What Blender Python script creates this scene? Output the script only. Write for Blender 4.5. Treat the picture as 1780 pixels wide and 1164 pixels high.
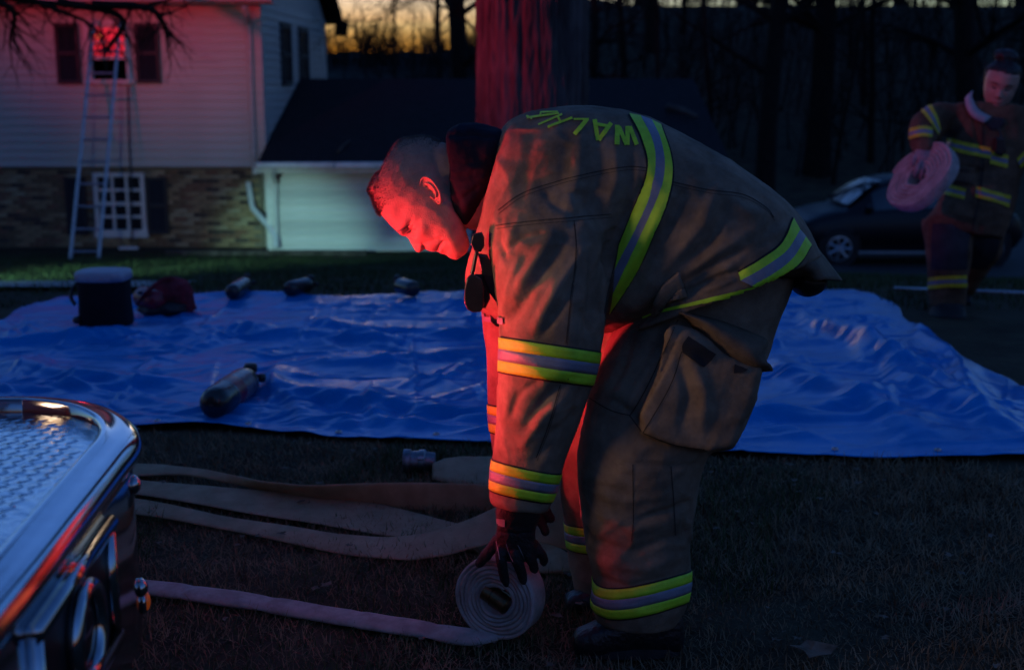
import bpy, bmesh, math, random
import numpy as np
from mathutils import Vector, Matrix, noise as mnoise

for _o in list(bpy.data.objects):
    bpy.data.objects.remove(_o)
C = bpy.context.scene.collection
R = math.radians
random.seed(7)
rng = np.random.default_rng(11)

# ------------------------------------------------------------------ camera
CAM_H, F_PX, PITCH = 1.32, 2150.0, math.atan(447.0 / 2150.0)
cam_d = bpy.data.cameras.new('camera')
cam_d.lens = F_PX / 1780.0 * 36.0
cam_d.sensor_width = 36.0
cam_d.clip_start = 0.02
cam_d.clip_end = 4000.0
cam_d.dof.use_dof = True
cam_d.dof.focus_distance = 2.95
cam_d.dof.aperture_fstop = 3.2
cam = bpy.data.objects.new('camera', cam_d)
cam.location = (0, 0, CAM_H)
cam.rotation_euler = (R(90) - PITCH, 0, 0)
C.objects.link(cam)
sc = bpy.context.scene
sc.camera = cam
SP, CP = math.sin(PITCH), math.cos(PITCH)

# ------------------------------------------------------------------ sky, sun, exposure
SUN_EL, SUN_ROT = R(-0.75), R(-9)
world = bpy.data.worlds.new('World')
sc.world = world
world.use_nodes = True
wn = world.node_tree
sky = wn.nodes.new('ShaderNodeTexSky')
sky.sky_type = 'NISHITA'
sky.sun_disc = False
sky.sun_elevation = SUN_EL
sky.sun_rotation = SUN_ROT
sky.air_density = 1.0
sky.dust_density = 0.3
sky.ozone_density = 3.2
tint = wn.nodes.new('ShaderNodeMix')          # cool white balance of a dusk sky
tint.data_type = 'RGBA'; tint.blend_type = 'MULTIPLY'
tint.inputs['Factor'].default_value = 1.0
tint.inputs['B'].default_value = (0.74, 1.10, 1.36, 1)
wn.links.new(sky.outputs[0], tint.inputs['A'])
wn.links.new(tint.outputs['Result'], wn.nodes['Background'].inputs[0])
wn.nodes['Background'].inputs[1].default_value = 0.12
sun_d = bpy.data.lights.new('sun', 'SUN')
sun_d.energy = 0.02
sun_d.angle = R(12)
sun_d.color = (1.0, 0.72, 0.5)
sun = bpy.data.objects.new('sun', sun_d)
sun.rotation_euler = (R(89), 0, R(180 + 9))
C.objects.link(sun)
vs = sc.view_settings
vs.view_transform = 'Standard'
vs.look = 'None'
vs.gamma = 1.0
vs.use_curve_mapping = False
vs.exposure = 2.9
sc.cycles.use_denoising = True
sc.cycles.max_bounces = 6
sc.cycles.diffuse_bounces = 3
sc.cycles.glossy_bounces = 4
sc.cycles.sample_clamp_indirect = 4.0
sc.cycles.use_adaptive_sampling = True

# ------------------------------------------------------------------ geometry helpers
def ray(px, py):
    a = (px - 890.0) / F_PX
    b = (582.0 - py) / F_PX
    return (a, CP + b * SP, -SP + b * CP)

def P(px, py, Y):
    """point of the place on the sight line of a photo pixel, at distance Y"""
    r = ray(px, py)
    t = Y / r[1]
    return Vector((r[0] * t, Y, CAM_H + r[2] * t))

def PZ(px, py, z):
    r = ray(px, py)
    t = (z - CAM_H) / r[2]
    return Vector((r[0] * t, r[1] * t, z))

def to_px(co):
    """(n,3) -> (n,2) photo pixels"""
    co = np.asarray(co, dtype=float)
    d = co - np.array([0, 0, CAM_H])
    fw = d[:, 1] * CP - d[:, 2] * SP
    up = d[:, 1] * SP + d[:, 2] * CP
    return np.stack([890 + F_PX * d[:, 0] / fw, 582 - F_PX * up / fw], 1)

def sstep(a, b, x):
    t = np.clip((np.asarray(x, dtype=float) - a) / (b - a), 0, 1)
    return t * t * (3 - 2 * t)

def vnoise(p, seed=0.0):
    """smooth value noise, p (n,3) numpy"""
    p = np.asarray(p, dtype=float) + seed * 17.31
    i = np.floor(p).astype(np.int64)
    f = p - i
    u = f * f * (3 - 2 * f)
    def h(ix, iy, iz):
        n = (ix * 374761393 + iy * 668265263 + iz * 2147483647 + 1013904223) & 0xffffffff
        n = ((n ^ (n >> 13)) * 1274126177) & 0xffffffff
        n = n ^ (n >> 16)
        return (n & 0xffff) / 32767.5 - 1.0
    r = 0
    for dx in (0, 1):
        for dy in (0, 1):
            for dz in (0, 1):
                w = (u[:, 0] if dx else 1 - u[:, 0]) * (u[:, 1] if dy else 1 - u[:, 1]) * (u[:, 2] if dz else 1 - u[:, 2])
                r = r + w * h(i[:, 0] + dx, i[:, 1] + dy, i[:, 2] + dz)
    return r

def fbm(p, seed=0.0, o=4):
    p = np.asarray(p, dtype=float)
    r, a = 0, 1.0
    for k in range(o):
        r = r + a * vnoise(p * (2 ** k), seed + k)
        a *= 0.5
    return r

def ground_z(x, y):
    x = np.asarray(x, dtype=float); y = np.asarray(y, dtype=float)
    z = np.interp(y, [-60, 4.4, 8.4, 18.3, 40, 60, 120], [0, 0, -0.12, -1.34, -1.4, -1.6, -1.6])
    z = z - 0.42 * sstep(2.0, 6.0, x) * sstep(9.0, 19.0, y)
    return z

def gz(x, y):
    return float(ground_z(x, y))

# ------------------------------------------------------------------ object helpers
def mesh_np(name, verts, faces):
    me = bpy.data.meshes.new(name)
    me.from_pydata([tuple(v) for v in verts], [], [tuple(int(i) for i in f) for f in faces])
    me.update()
    return me

def mesh_fast(name, verts, faces):
    """verts (n,3), faces (m,k) all the same size"""
    verts = np.asarray(verts, dtype=np.float32); faces = np.asarray(faces, dtype=np.int32)
    me = bpy.data.meshes.new(name)
    m, k = faces.shape
    me.vertices.add(len(verts)); me.vertices.foreach_set('co', verts.ravel())
    me.loops.add(m * k); me.loops.foreach_set('vertex_index', faces.ravel())
    me.polygons.add(m)
    me.polygons.foreach_set('loop_start', np.arange(0, m * k, k, dtype=np.int32))
    me.update(calc_edges=True)
    me.validate()
    return me

def bm_mesh(name, bm, smooth=False):
    me = bpy.data.meshes.new(name)
    bm.normal_update()
    bm.to_mesh(me); bm.free()
    if smooth:
        me.polygons.foreach_set('use_smooth', np.ones(len(me.polygons), dtype=bool))
    return me

def obj(name, me, mat=None, parent=None, smooth=None):
    if isinstance(me, bmesh.types.BMesh):
        me = bm_mesh(name, me)
    if smooth is not None:
        me.polygons.foreach_set('use_smooth', np.full(len(me.polygons), smooth, dtype=bool))
    o = bpy.data.objects.new(name, me)
    C.objects.link(o)
    if mat is not None:
        if not isinstance(mat, (list, tuple)):
            mat = [mat]
        for m in mat:
            me.materials.append(m)
    if parent is not None:
        o.parent = parent
        o.matrix_parent_inverse = world_mat(parent).inverted()
    return o

def world_mat(o):
    m = o.matrix_basis.copy()
    if o.parent is not None:
        m = world_mat(o.parent) @ o.matrix_parent_inverse @ m
    return m

def place(name, me, parent, loc=(0, 0, 0), rot=(0, 0, 0), scale=(1, 1, 1)):
    """a further piece that shares mesh data"""
    o = bpy.data.objects.new(name, me)
    C.objects.link(o)
    o.location = loc; o.rotation_euler = rot; o.scale = scale
    o.parent = parent
    o.matrix_parent_inverse = world_mat(parent).inverted()
    return o

def thing(name, label, cat, loc=(0, 0, 0), group=None):
    o = bpy.data.objects.new(name, None)
    o.empty_display_size = 0.1
    C.objects.link(o)
    o.location = loc
    o['label'] = label; o['category'] = cat
    if group: o['group'] = group
    return o

def tag(o, label, cat, group=None):
    o['label'] = label; o['category'] = cat
    if group: o['group'] = group
    return o

def structure(o):
    o['kind'] = 'structure'
    return o

def stuff(o, label=None, cat=None):
    o['kind'] = 'stuff'
    if label: o['label'] = label
    if cat: o['category'] = cat
    return o

def copy_tree(o, parent=None):
    c = o.copy()
    C.objects.link(c)
    c.parent = parent
    for ch in list(o.children):
        copy_tree(ch, c)
    return c

def bx(bm, x0, x1, y0, y1, z0, z1, bev=0.0):
    vs_ = [bm.verts.new(v) for v in ((x0, y0, z0), (x1, y0, z0), (x1, y1, z0), (x0, y1, z0), (x0, y0, z1), (x1, y0, z1), (x1, y1, z1), (x0, y1, z1))]
    fs = [bm.faces.new([vs_[i] for i in f]) for f in ((0, 3, 2, 1), (4, 5, 6, 7), (0, 1, 5, 4), (1, 2, 6, 5), (2, 3, 7, 6), (3, 0, 4, 7))]
    if bev > 0:
        es = list({e for f in fs for e in f.edges})
        bmesh.ops.bevel(bm, geom=es, offset=bev, segments=2, affect='EDGES', profile=0.6)
    return bm

def box(x0, x1, y0, y1, z0, z1, bev=0.0):
    return bx(bmesh.new(), x0, x1, y0, y1, z0, z1, bev)

def frame_at(t, ref=None):
    t = Vector(t).normalized()
    ref = Vector(ref) if ref is not None else (Vector((0, 0, 1)) if abs(t.z) < 0.9 else Vector((0, 1, 0)))
    a = ref.cross(t)
    if a.length < 1e-6:
        a = Vector((1, 0, 0)).cross(t)
    a.normalize()
    b = t.cross(a)
    return a, b

def catmull(pts, n):
    """pts list of tuples (any dim) -> resampled n points through them"""
    pts = np.array([tuple(p) for p in pts], dtype=float)
    m = len(pts)
    ext = np.vstack([2 * pts[0] - pts[1], pts, 2 * pts[-1] - pts[-2]])
    out = []
    for s in np.linspace(0, m - 1, n):
        i = min(int(s), m - 2); t = s - i
        p0, p1, p2, p3 = ext[i], ext[i + 1], ext[i + 2], ext[i + 3]
        out.append(0.5 * ((2 * p1) + (-p0 + p2) * t + (2 * p0 - 5 * p1 + 4 * p2 - p3) * t * t + (-p0 + 3 * p1 - 3 * p2 + p3) * t ** 3))
    return np.array(out)

def tube(bm, pts, rad, seg=8, cap=True, flat=1.0, ref=None):
    """swept tube; rad number or list; flat scales the second axis"""
    pts = [Vector(p) for p in pts]
    n = len(pts)
    if not hasattr(rad, '__len__'):
        rad = [rad] * n
    rings = []
    a = b = None
    for i, p in enumerate(pts):
        t = (pts[min(i + 1, n - 1)] - pts[max(i - 1, 0)])
        if t.length < 1e-9: t = Vector((0, 0, 1))
        t.normalize()
        if a is None or ref is not None:
            a, b = frame_at(t, ref)
        else:
            a = (a - t * a.dot(t))
            if a.length < 1e-6: a, b = frame_at(t)
            a.normalize(); b = t.cross(a)
        rings.append([bm.verts.new(p + a * (rad[i] * math.cos(k * 2 * math.pi / seg)) + b * (rad[i] * flat * math.sin(k * 2 * math.pi / seg))) for k in range(seg)])
    for i in range(n - 1):
        for k in range(seg):
            bm.faces.new([rings[i][k], rings[i][(k + 1) % seg], rings[i + 1][(k + 1) % seg], rings[i + 1][k]])
    if cap:
        bm.faces.new(list(reversed(rings[0]))); bm.faces.new(rings[-1])
    return bm

def lathe(bm, prof, org, axis, seg=24, cap=True):
    """prof list of (distance along axis, radius)"""
    axis = Vector(axis).normalized(); org = Vector(org)
    a, b = frame_at(axis)
    rings = []
    for h, r in prof:
        c = org + axis * h
        rings.append([bm.verts.new(c + a * (r * math.cos(k * 2 * math.pi / seg)) + b * (r * math.sin(k * 2 * math.pi / seg))) for k in range(seg)])
    for i in range(len(rings) - 1):
        for k in range(seg):
            bm.faces.new([rings[i][k], rings[i][(k + 1) % seg], rings[i + 1][(k + 1) % seg], rings[i + 1][k]])
    if cap:
        bm.faces.new(list(reversed(rings[0]))); bm.faces.new(rings[-1])
    return bm

def grid_mesh(name, pts):
    """pts (a,b,3) -> quad sheet"""
    a, b = pts.shape[:2]
    idx = np.arange(a * b).reshape(a, b)
    f = np.stack([idx[:-1, :-1], idx[1:, :-1], idx[1:, 1:], idx[:-1, 1:]], -1).reshape(-1, 4)
    return mesh_fast(name, pts.reshape(-1, 3), f)

# ------------------------------------------------------------------ materials
def mat(name, col, rough=0.6, metal=0.0, var=0.0, vscale=20.0, bump=0.0, bscale=120.0, spec=0.5, col2=None, stretch=None, detail=4.0, sheen=0.0, coat=0.0, emit=None, estr=0.0, rvar=0.0):
    m = bpy.data.materials.new(name)
    m.use_nodes = True
    nt = m.node_tree
    b = nt.nodes['Principled BSDF']
    b.inputs['Base Color'].default_value = (*col, 1)
    b.inputs['Roughness'].default_value = rough
    b.inputs['Metallic'].default_value = metal
    b.inputs['Specular IOR Level'].default_value = spec
    b.inputs['Sheen Weight'].default_value = sheen
    b.inputs['Coat Weight'].default_value = coat
    if emit is not None:
        b.inputs['Emission Color'].default_value = (*emit, 1)
        b.inputs['Emission Strength'].default_value = estr
    tc = None
    def coords(scale):
        nonlocal tc
        if tc is None:
            tc = nt.nodes.new('ShaderNodeTexCoord')
        if stretch is None:
            return tc.outputs['Object']
        mp = nt.nodes.new('ShaderNodeMapping')
        mp.inputs['Scale'].default_value = stretch
        nt.links.new(tc.outputs['Object'], mp.inputs['Vector'])
        return mp.outputs['Vector']
    if var > 0 or col2 is not None:
        n = nt.nodes.new('ShaderNodeTexNoise')
        n.inputs['Scale'].default_value = vscale
        n.inputs['Detail'].default_value = detail
        n.inputs['Roughness'].default_value = 0.65
        nt.links.new(coords(vscale), n.inputs['Vector'])
        r = nt.nodes.new('ShaderNodeValToRGB')
        c2 = col2 if col2 is not None else tuple(min(1, c * (1 + var)) for c in col)
        c1 = col if col2 is not None else tuple(c * (1 - var) for c in col)
        r.color_ramp.elements[0].color = (*c1, 1); r.color_ramp.elements[0].position = 0.34
        r.color_ramp.elements[1].color = (*c2, 1); r.color_ramp.elements[1].position = 0.66
        nt.links.new(n.outputs['Fac'], r.inputs['Fac'])
        nt.links.new(r.outputs['Color'], b.inputs['Base Color'])
        if rvar > 0:
            mr = nt.nodes.new('ShaderNodeMapRange')
            mr.inputs['To Min'].default_value = max(0, rough - rvar); mr.inputs['To Max'].default_value = min(1, rough + rvar)
            nt.links.new(n.outputs['Fac'], mr.inputs['Value'])
            nt.links.new(mr.outputs['Result'], b.inputs['Roughness'])
    if bump > 0:
        n2 = nt.nodes.new('ShaderNodeTexNoise')
        n2.inputs['Scale'].default_value = bscale
        n2.inputs['Detail'].default_value = 5.0
        nt.links.new(coords(bscale), n2.inputs['Vector'])
        bp = nt.nodes.new('ShaderNodeBump')
        bp.inputs['Strength'].default_value = min(1.0, bump)
        bp.inputs['Distance'].default_value = 0.01
        nt.links.new(n2.outputs['Fac'], bp.inputs['Height'])
        nt.links.new(bp.outputs['Normal'], b.inputs['Normal'])
    return m

def emissive(name, col, strength):
    m = bpy.data.materials.new(name)
    m.use_nodes = True
    nt = m.node_tree
    nt.nodes.remove(nt.nodes['Principled BSDF'])
    e = nt.nodes.new('ShaderNodeEmission')
    e.inputs['Color'].default_value = (*col, 1)
    e.inputs['Strength'].default_value = strength
    nt.links.new(e.outputs[0], nt.nodes['Material Output'].inputs[0])
    return m

def cloth(name, col, col2, rough=0.85, weave=900.0, bump=0.25):
    """woven fabric: blotchy wear plus a fine two-way weave"""
    m = mat(name, col, rough, col2=col2, vscale=9.0, detail=6.0, spec=0.2, sheen=0.0)
    nt = m.node_tree
    b = nt.nodes['Principled BSDF']
    tc = nt.nodes.new('ShaderNodeTexCoord')
    w = nt.nodes.new('ShaderNodeTexNoise'); w.inputs['Scale'].default_value = weave; w.inputs['Detail'].default_value = 2
    w2 = nt.nodes.new('ShaderNodeTexNoise'); w2.inputs['Scale'].default_value = 55.0; w2.inputs['Detail'].default_value = 5
    nt.links.new(tc.outputs['Object'], w.inputs['Vector']); nt.links.new(tc.outputs['Object'], w2.inputs['Vector'])
    dn = nt.nodes.new('ShaderNodeTexNoise'); dn.inputs['Scale'].default_value = 4.5; dn.inputs['Detail'].default_value = 9; dn.inputs['Roughness'].default_value = .7
    nt.links.new(tc.outputs['Object'], dn.inputs['Vector'])
    dr = nt.nodes.new('ShaderNodeValToRGB')
    dr.color_ramp.elements[0].color = (.50, .48, .47, 1); dr.color_ramp.elements[0].position = .36
    dr.color_ramp.elements[1].color = (1, 1, 1, 1); dr.color_ramp.elements[1].position = .60
    nt.links.new(dn.outputs['Fac'], dr.inputs['Fac'])
    mx = nt.nodes.new('ShaderNodeMix'); mx.data_type = 'RGBA'; mx.blend_type = 'MULTIPLY'; mx.inputs['Factor'].default_value = .8
    src = b.inputs['Base Color'].links[0].from_socket
    nt.links.new(src, mx.inputs['A']); nt.links.new(dr.outputs['Color'], mx.inputs['B']); nt.links.new(mx.outputs['Result'], b.inputs['Base Color'])
    b1 = nt.nodes.new('ShaderNodeBump'); b1.inputs['Strength'].default_value = bump; b1.inputs['Distance'].default_value = 0.002
    b2 = nt.nodes.new('ShaderNodeBump'); b2.inputs['Strength'].default_value = 0.5; b2.inputs['Distance'].default_value = 0.004
    nt.links.new(w.outputs['Fac'], b1.inputs['Height']); nt.links.new(w2.outputs['Fac'], b2.inputs['Height'])
    nt.links.new(b1.outputs['Normal'], b2.inputs['Normal']); nt.links.new(b2.outputs['Normal'], b.inputs['Normal'])
    return m

def spot(name, loc, target, energy, col, angle, blend=0.4, radius=0.05, parent=None):
    d = bpy.data.lights.new(name, 'SPOT')
    d.energy = energy; d.color = col; d.spot_size = R(angle); d.spot_blend = blend; d.shadow_soft_size = radius
    o = bpy.data.objects.new(name, d)
    C.objects.link(o)
    o.location = loc
    dr = Vector(target) - Vector(loc)
    o.rotation_euler = dr.to_track_quat('-Z', 'Y').to_euler()
    if parent is not None:
        o.parent = parent; o.matrix_parent_inverse = world_mat(parent).inverted()
    return o

# ================================================================== SETTING
M = {}
M['soil'] = mat('lawn_soil', (0.032, 0.027, 0.018), 0.95, col2=(0.070, 0.060, 0.038), vscale=3.0, bump=1.0, bscale=30.0, detail=8, spec=0.1)
M['asphalt'] = mat('asphalt', (0.035, 0.035, 0.037), 0.85, var=0.3, vscale=40, bump=0.6, bscale=200)
M['siding'] = mat('cream_siding', (0.50, 0.47, 0.42), 0.55, var=0.10, vscale=3.0, bump=0.15, bscale=60, stretch=(0.4, 1, 6))
M['siding_side'] = M['siding']
M['gar_siding'] = mat('white_siding', (0.60, 0.60, 0.58), 0.5, var=0.08, vscale=4.0, bump=0.15, bscale=60, stretch=(0.4, 1, 6))
M['trim'] = mat('white_trim', (0.62, 0.62, 0.60), 0.5, var=0.12, vscale=8, bump=0.1, bscale=40)
M['gutter'] = mat('white_gutter', (0.62, 0.64, 0.66), 0.35, var=0.15, vscale=6)
M['shutter'] = mat('dark_shutter', (0.012, 0.014, 0.02), 0.6, var=0.3, vscale=15)
M['mortar'] = mat('mortar', (0.20, 0.17, 0.12), 0.95, var=0.25, vscale=25, bump=0.6, bscale=90)
BRK = [mat('brick_' + n, c, 0.9, var=0.25, vscale=14, bump=0.6, bscale=70) for n, c in (('tan', (0.30, 0.21, 0.11)), ('brown', (0.17, 0.105, 0.055)), ('dark', (0.07, 0.05, 0.04)), ('buff', (0.36, 0.29, 0.17)), ('red', (0.20, 0.10, 0.06)))]
M['shingle'] = mat('dark_shingles', (0.018, 0.018, 0.021), 0.95, var=0.3, vscale=12, bump=1.0, bscale=60, spec=0.1)
M['interior'] = mat('dark_interior', (0.02, 0.02, 0.02), 0.9)
M['glass_mirror'] = mat('window_glass', (0.28, 0.28, 0.30), 0.04, metal=1.0, var=0.05, vscale=3)
M['dark_glass'] = mat('dark_glass', (0.02, 0.022, 0.026), 0.08, spec=0.6)
M['bark'] = mat('bark', (0.045, 0.038, 0.034), 0.95, col2=(0.12, 0.10, 0.09), vscale=9, bump=1.0, bscale=35, stretch=(1, 1, 0.22), spec=0.1)
M['bare'] = mat('bare_bark', (0.016, 0.014, 0.013), 0.95, var=0.3, vscale=10, spec=0.1)
M['hill'] = mat('hill', (0.05, 0.055, 0.05), 1.0, var=0.3, vscale=0.4, spec=0.0)

# ---- ground: one sheet out past the horizon
gx = np.unique(np.concatenate([np.linspace(-1500, -40, 12), np.linspace(-40, 40, 161), np.linspace(40, 1500, 12)]))
gy = np.unique(np.concatenate([np.linspace(-300, -6, 8), np.linspace(-6, 24, 150), np.linspace(24, 100, 60), np.linspace(100, 2500, 12)]))
X, Y = np.meshgrid(gx, gy, indexing='ij')
def bank(x, y):
    return 6.45 * sstep(26, 58, y) * sstep(-2.5, 3.0, x) * (1 - sstep(60, 140, y))
Z = ground_z(X, Y) + bank(X, Y)
near = (np.abs(X) < 40) & (Y < 60)
nz = fbm(np.stack([X.ravel() * 1.6, Y.ravel() * 1.6, 0 * X.ravel()], 1), 3, 4).reshape(X.shape)
Z = Z + np.where(near, 0.012 * nz, 0) - 0.006
g = structure(obj('ground', grid_mesh('ground', np.stack([X, Y, Z], -1)), M['soil'], smooth=True))

# ---- driveway beside the parked car
gxx, gyy = np.meshgrid(np.linspace(3.6, 30, 90), np.linspace(14.2, 25, 60), indexing='ij')
dz = ground_z(gxx, gyy) + 0.03
structure(obj('driveway', grid_mesh('driveway', np.stack([gxx, gyy, dz], -1)), M['asphalt'], smooth=True))

# ---- concrete walk crossing the lawn beyond the tarp
M['concrete'] = mat('concrete', (0.27, 0.27, 0.26), 0.9, var=0.25, vscale=9, bump=0.5, bscale=80)
wx, wy = np.meshgrid(np.linspace(-12, -2.45, 60), np.linspace(8.48, 9.55, 7), indexing='ij')
structure(obj('path', grid_mesh('path', np.stack([wx, wy, ground_z(wx, wy) + .03], -1)), M['concrete'], smooth=True))

# ---- far hill
hx = np.linspace(-140, 140, 240)
hr = 4.5 + 0.7 * np.sin(hx * 0.05) + 0.5 * vnoise(np.stack([hx * 0.35, 0 * hx, 0 * hx], 1), 5) + 0.3 * vnoise(np.stack([hx * 1.3, 0 * hx, 0 * hx], 1), 6)
rows = []
for k, (yy, f) in enumerate(((140, 0.0), (150, 0.55), (160, 1.0), (200, 1.25), (240, 0.0))):
    rows.append(np.stack([hx, np.full_like(hx, yy), -2 + (hr + 2) * f], -1))
structure(obj('hill', grid_mesh('hill', np.array(rows)), M['hill'], smooth=True))

# ---- house ------------------------------------------------------------
YH = 19.7
HX1 = P(457, 200, YH).x                    # right corner
HX0 = -11.5
HZB = gz(-6, YH)                           # grade
ZU = P(200, 290, YH).z                     # bottom of the sided storey
ZT = P(200, 6, YH).z                       # eave
DEPTH = 7.0
house = thing('house', 'split-level house with cream siding above a tan brick lower storey', 'house', (HX1 - 3, YH + 3, HZB))

def wall_mesh(x0, x1, z0, z1, y0, y1, holes):
    """wall slab with rectangular openings (x0,x1,z0,z1)"""
    xs = sorted({x0, x1, *[h[0] for h in holes], *[h[1] for h in holes]})
    zs = sorted({z0, z1, *[h[2] for h in holes], *[h[3] for h in holes]})
    bm = bmesh.new()
    for i in range(len(xs) - 1):
        for j in range(len(zs) - 1):
            cx, cz = (xs[i] + xs[i + 1]) / 2, (zs[j] + zs[j + 1]) / 2
            if any(h[0] < cx < h[1] and h[2] < cz < h[3] for h in holes):
                continue
            bx(bm, xs[i], xs[i + 1], y0, y1, zs[j], zs[j + 1])
    bmesh.ops.remove_doubles(bm, verts=bm.verts, dist=1e-5)
    return bm

def wpx(l, r, t, b, y=YH):
    return (P(l, (t + b) / 2, y).x, P(r, (t + b) / 2, y).x, P((l + r) / 2, b, y).z, P((l + r) / 2, t, y).z)

UW = wpx(149, 229, 36, 142)                # upper window (outer casing)
LW = wpx(163, 252, 301, 411)               # lower window
UWL = wpx(-330, -250, 36, 142)
fw = obj('upper_wall', wall_mesh(HX0, HX1, ZU, ZT, YH, YH + 0.12, [UW]), M['siding'], house)
lw = obj('brick_wall', wall_mesh(HX0, HX1 - 0.06, HZB - 0.4, ZU - 0.002, YH + 0.07, YH + 0.25, [LW]), M['mortar'], house)
sw = obj('side_wall', box(HX1 - 0.12, HX1, YH + 0.123, YH + DEPTH, HZB - 0.4, ZT + 0.02), M['siding'], house)
bm = bmesh.new()
bx(bm, HX0, HX0 + .1, YH + .26, YH + DEPTH, HZB - .4, ZT)
bx(bm, HX0, HX1 - .13, YH + DEPTH - .1, YH + DEPTH, HZB - .4, ZT)
obj('back_wall', bm, M['siding'], house)
bm = bmesh.new()
bx(bm, HX0 + .12, HX1 - .14, YH + .9, YH + 1.0, HZB, ZT - .01)
obj('room_partition', bm, M['interior'], house)

def board_mesh(L, h, name='siding_board', t=.022):
    """lapped board, runs along +x from 0, faces -y"""
    bm = bmesh.new()
    prof = [(0, 0), (-t + .002, 0.001), (-t, 0.006), (-t + .003, 0.018), (-0.005, h + 0.004), (0, h + 0.004)]
    a = [bm.verts.new((0, p[0], p[1])) for p in prof]
    b = [bm.verts.new((L, p[0], p[1])) for p in prof]
    n = len(prof)
    for i in range(n):
        bm.faces.new([a[i], b[i], b[(i + 1) % n], a[(i + 1) % n]])
    bm.faces.new(list(reversed(a))); bm.faces.new(b)
    bmesh.ops.recalc_face_normals(bm, faces=bm.faces)
    return bm_mesh(name, bm)

EXPO = 0.128
ncourse = int((ZT - ZU) / EXPO) + 1
FX0 = HX0
full = board_mesh(HX1 - 0.11 - FX0, EXPO); full.materials.append(M['siding'])
lb = board_mesh(UW[0] - FX0 - 0.001, EXPO); lb.materials.append(M['siding'])
rb_ = board_mesh(HX1 - 0.11 - UW[1], EXPO); rb_.materials.append(M['siding'])
for k in range(ncourse):
    z = ZU + k * EXPO
    if z + EXPO > ZT: z = ZT - EXPO - 0.004
    if z + EXPO < UW[2] + 0.02 or z > UW[3] - 0.02:
        place('siding_board', full, fw, (FX0, YH - 0.001, z), (R(random.uniform(-.15, .15)), 0, 0))
    else:
        place('siding_board', lb, fw, (FX0, YH - 0.001, z)); place('siding_board', rb_, fw, (UW[1] + .001, YH - 0.001, z))
sbm = board_mesh(DEPTH - 0.25, EXPO); sbm.materials.append(M['siding'])
for k in range(ncourse):
    place('siding_board', sbm, sw, (HX1 + 0.001, YH + 0.124, ZU + k * EXPO), (0, 0, R(90)))
# corner boards, skirt under the siding
bm = bmesh.new(); bx(bm, HX1 - 0.105, HX1 + 0.028, YH - 0.03, YH + 0.10, ZU, ZT)
obj('corner_board', bm, M['siding'], house)
# bricks: running bond
BL, BH, J = 0.203, 0.0572, 0.0105
bmesh_b = []
for k in range(5):
    bm = box(-BL / 2, BL / 2, -0.03, 0.03, -BH / 2, BH / 2, 0.004)
    me = bm_mesh('brick', bm); me.materials.append(BRK[k]); bmesh_b.append(me)
rest = bmesh.new()
zc, row, nb = HZB - 0.03, 0, 0
XV = P(-6, 350, YH).x
while zc < ZU - BH / 2 - 0.006:
    xc = HX0 + 0.11 + (0.1068 if row % 2 else 0)
    while xc < HX1 - 0.06 - BL / 2 + 0.01:
        inwin = (LW[0] - BL / 2 < xc < LW[1] + BL / 2) and (LW[2] - BH / 2 < zc < LW[3] + BH / 2)
        if not inwin:
            dy = random.uniform(-0.004, 0.004)
            yb = YH + 0.07 + 0.018 + dy
            if xc > XV:
                r = random.random()
                k = 0 if r < .34 else 1 if r < .62 else 2 if r < .76 else 3 if r < .92 else 4
                place('brick', bmesh_b[k], lw, (xc, yb, zc), (0, 0, R(random.uniform(-.5, .5)))); nb += 1
            else:
                bx(rest, xc - BL / 2, xc + BL / 2, yb - .03, yb + .03, zc - BH / 2, zc + BH / 2)
        xc += BL + J
    zc += BH + J; row += 1
o = obj('brick_run', rest, BRK[1], lw); o['kind'] = 'stuff'

def shutter(px_l, px_r, t, b, y, par, name='shutter'):
    x0, x1, z0, z1 = wpx(px_l, px_r, t, b, y)
    bm = bmesh.new()
    fr = 0.05
    bx(bm, x0, x0 + fr, y - .045, y - .004, z0, z1); bx(bm, x1 - fr, x1, y - .045, y - .004, z0, z1)
    for zz in (z0, (z0 + z1) / 2 - fr / 2, z1 - fr):
        bx(bm, x0 + fr, x1 - fr, y - .043, y - .004, zz, zz + fr)
    s = obj(name, bm, M['shutter'], par)
    n = 13
    sm = bm_mesh('louvre', box(0, x1 - x0 - 2 * fr, -.003, .003, -.032, .032)); sm.materials.append(M['shutter'])
    for zz0, zz1 in ((z0 + fr, (z0 + z1) / 2 - fr / 2), ((z0 + z1) / 2 + fr / 2, z1 - fr)):
        m = 8
        for k in range(m):
            place('louvre', sm, s, (x0 + fr, y - .022, zz0 + (k + .5) * (zz1 - zz0) / m), (R(-35), 0, 0))
    return s
YS = YH - 0.024
shutter(98, 139, 40, 146, YS, house); shutter(236, 278, 40, 145, YS, house)
shutter(115, 152, 307, 408, YH + 0.055, house); shutter(256, 293, 307, 407, YH + 0.055, house)

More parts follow.
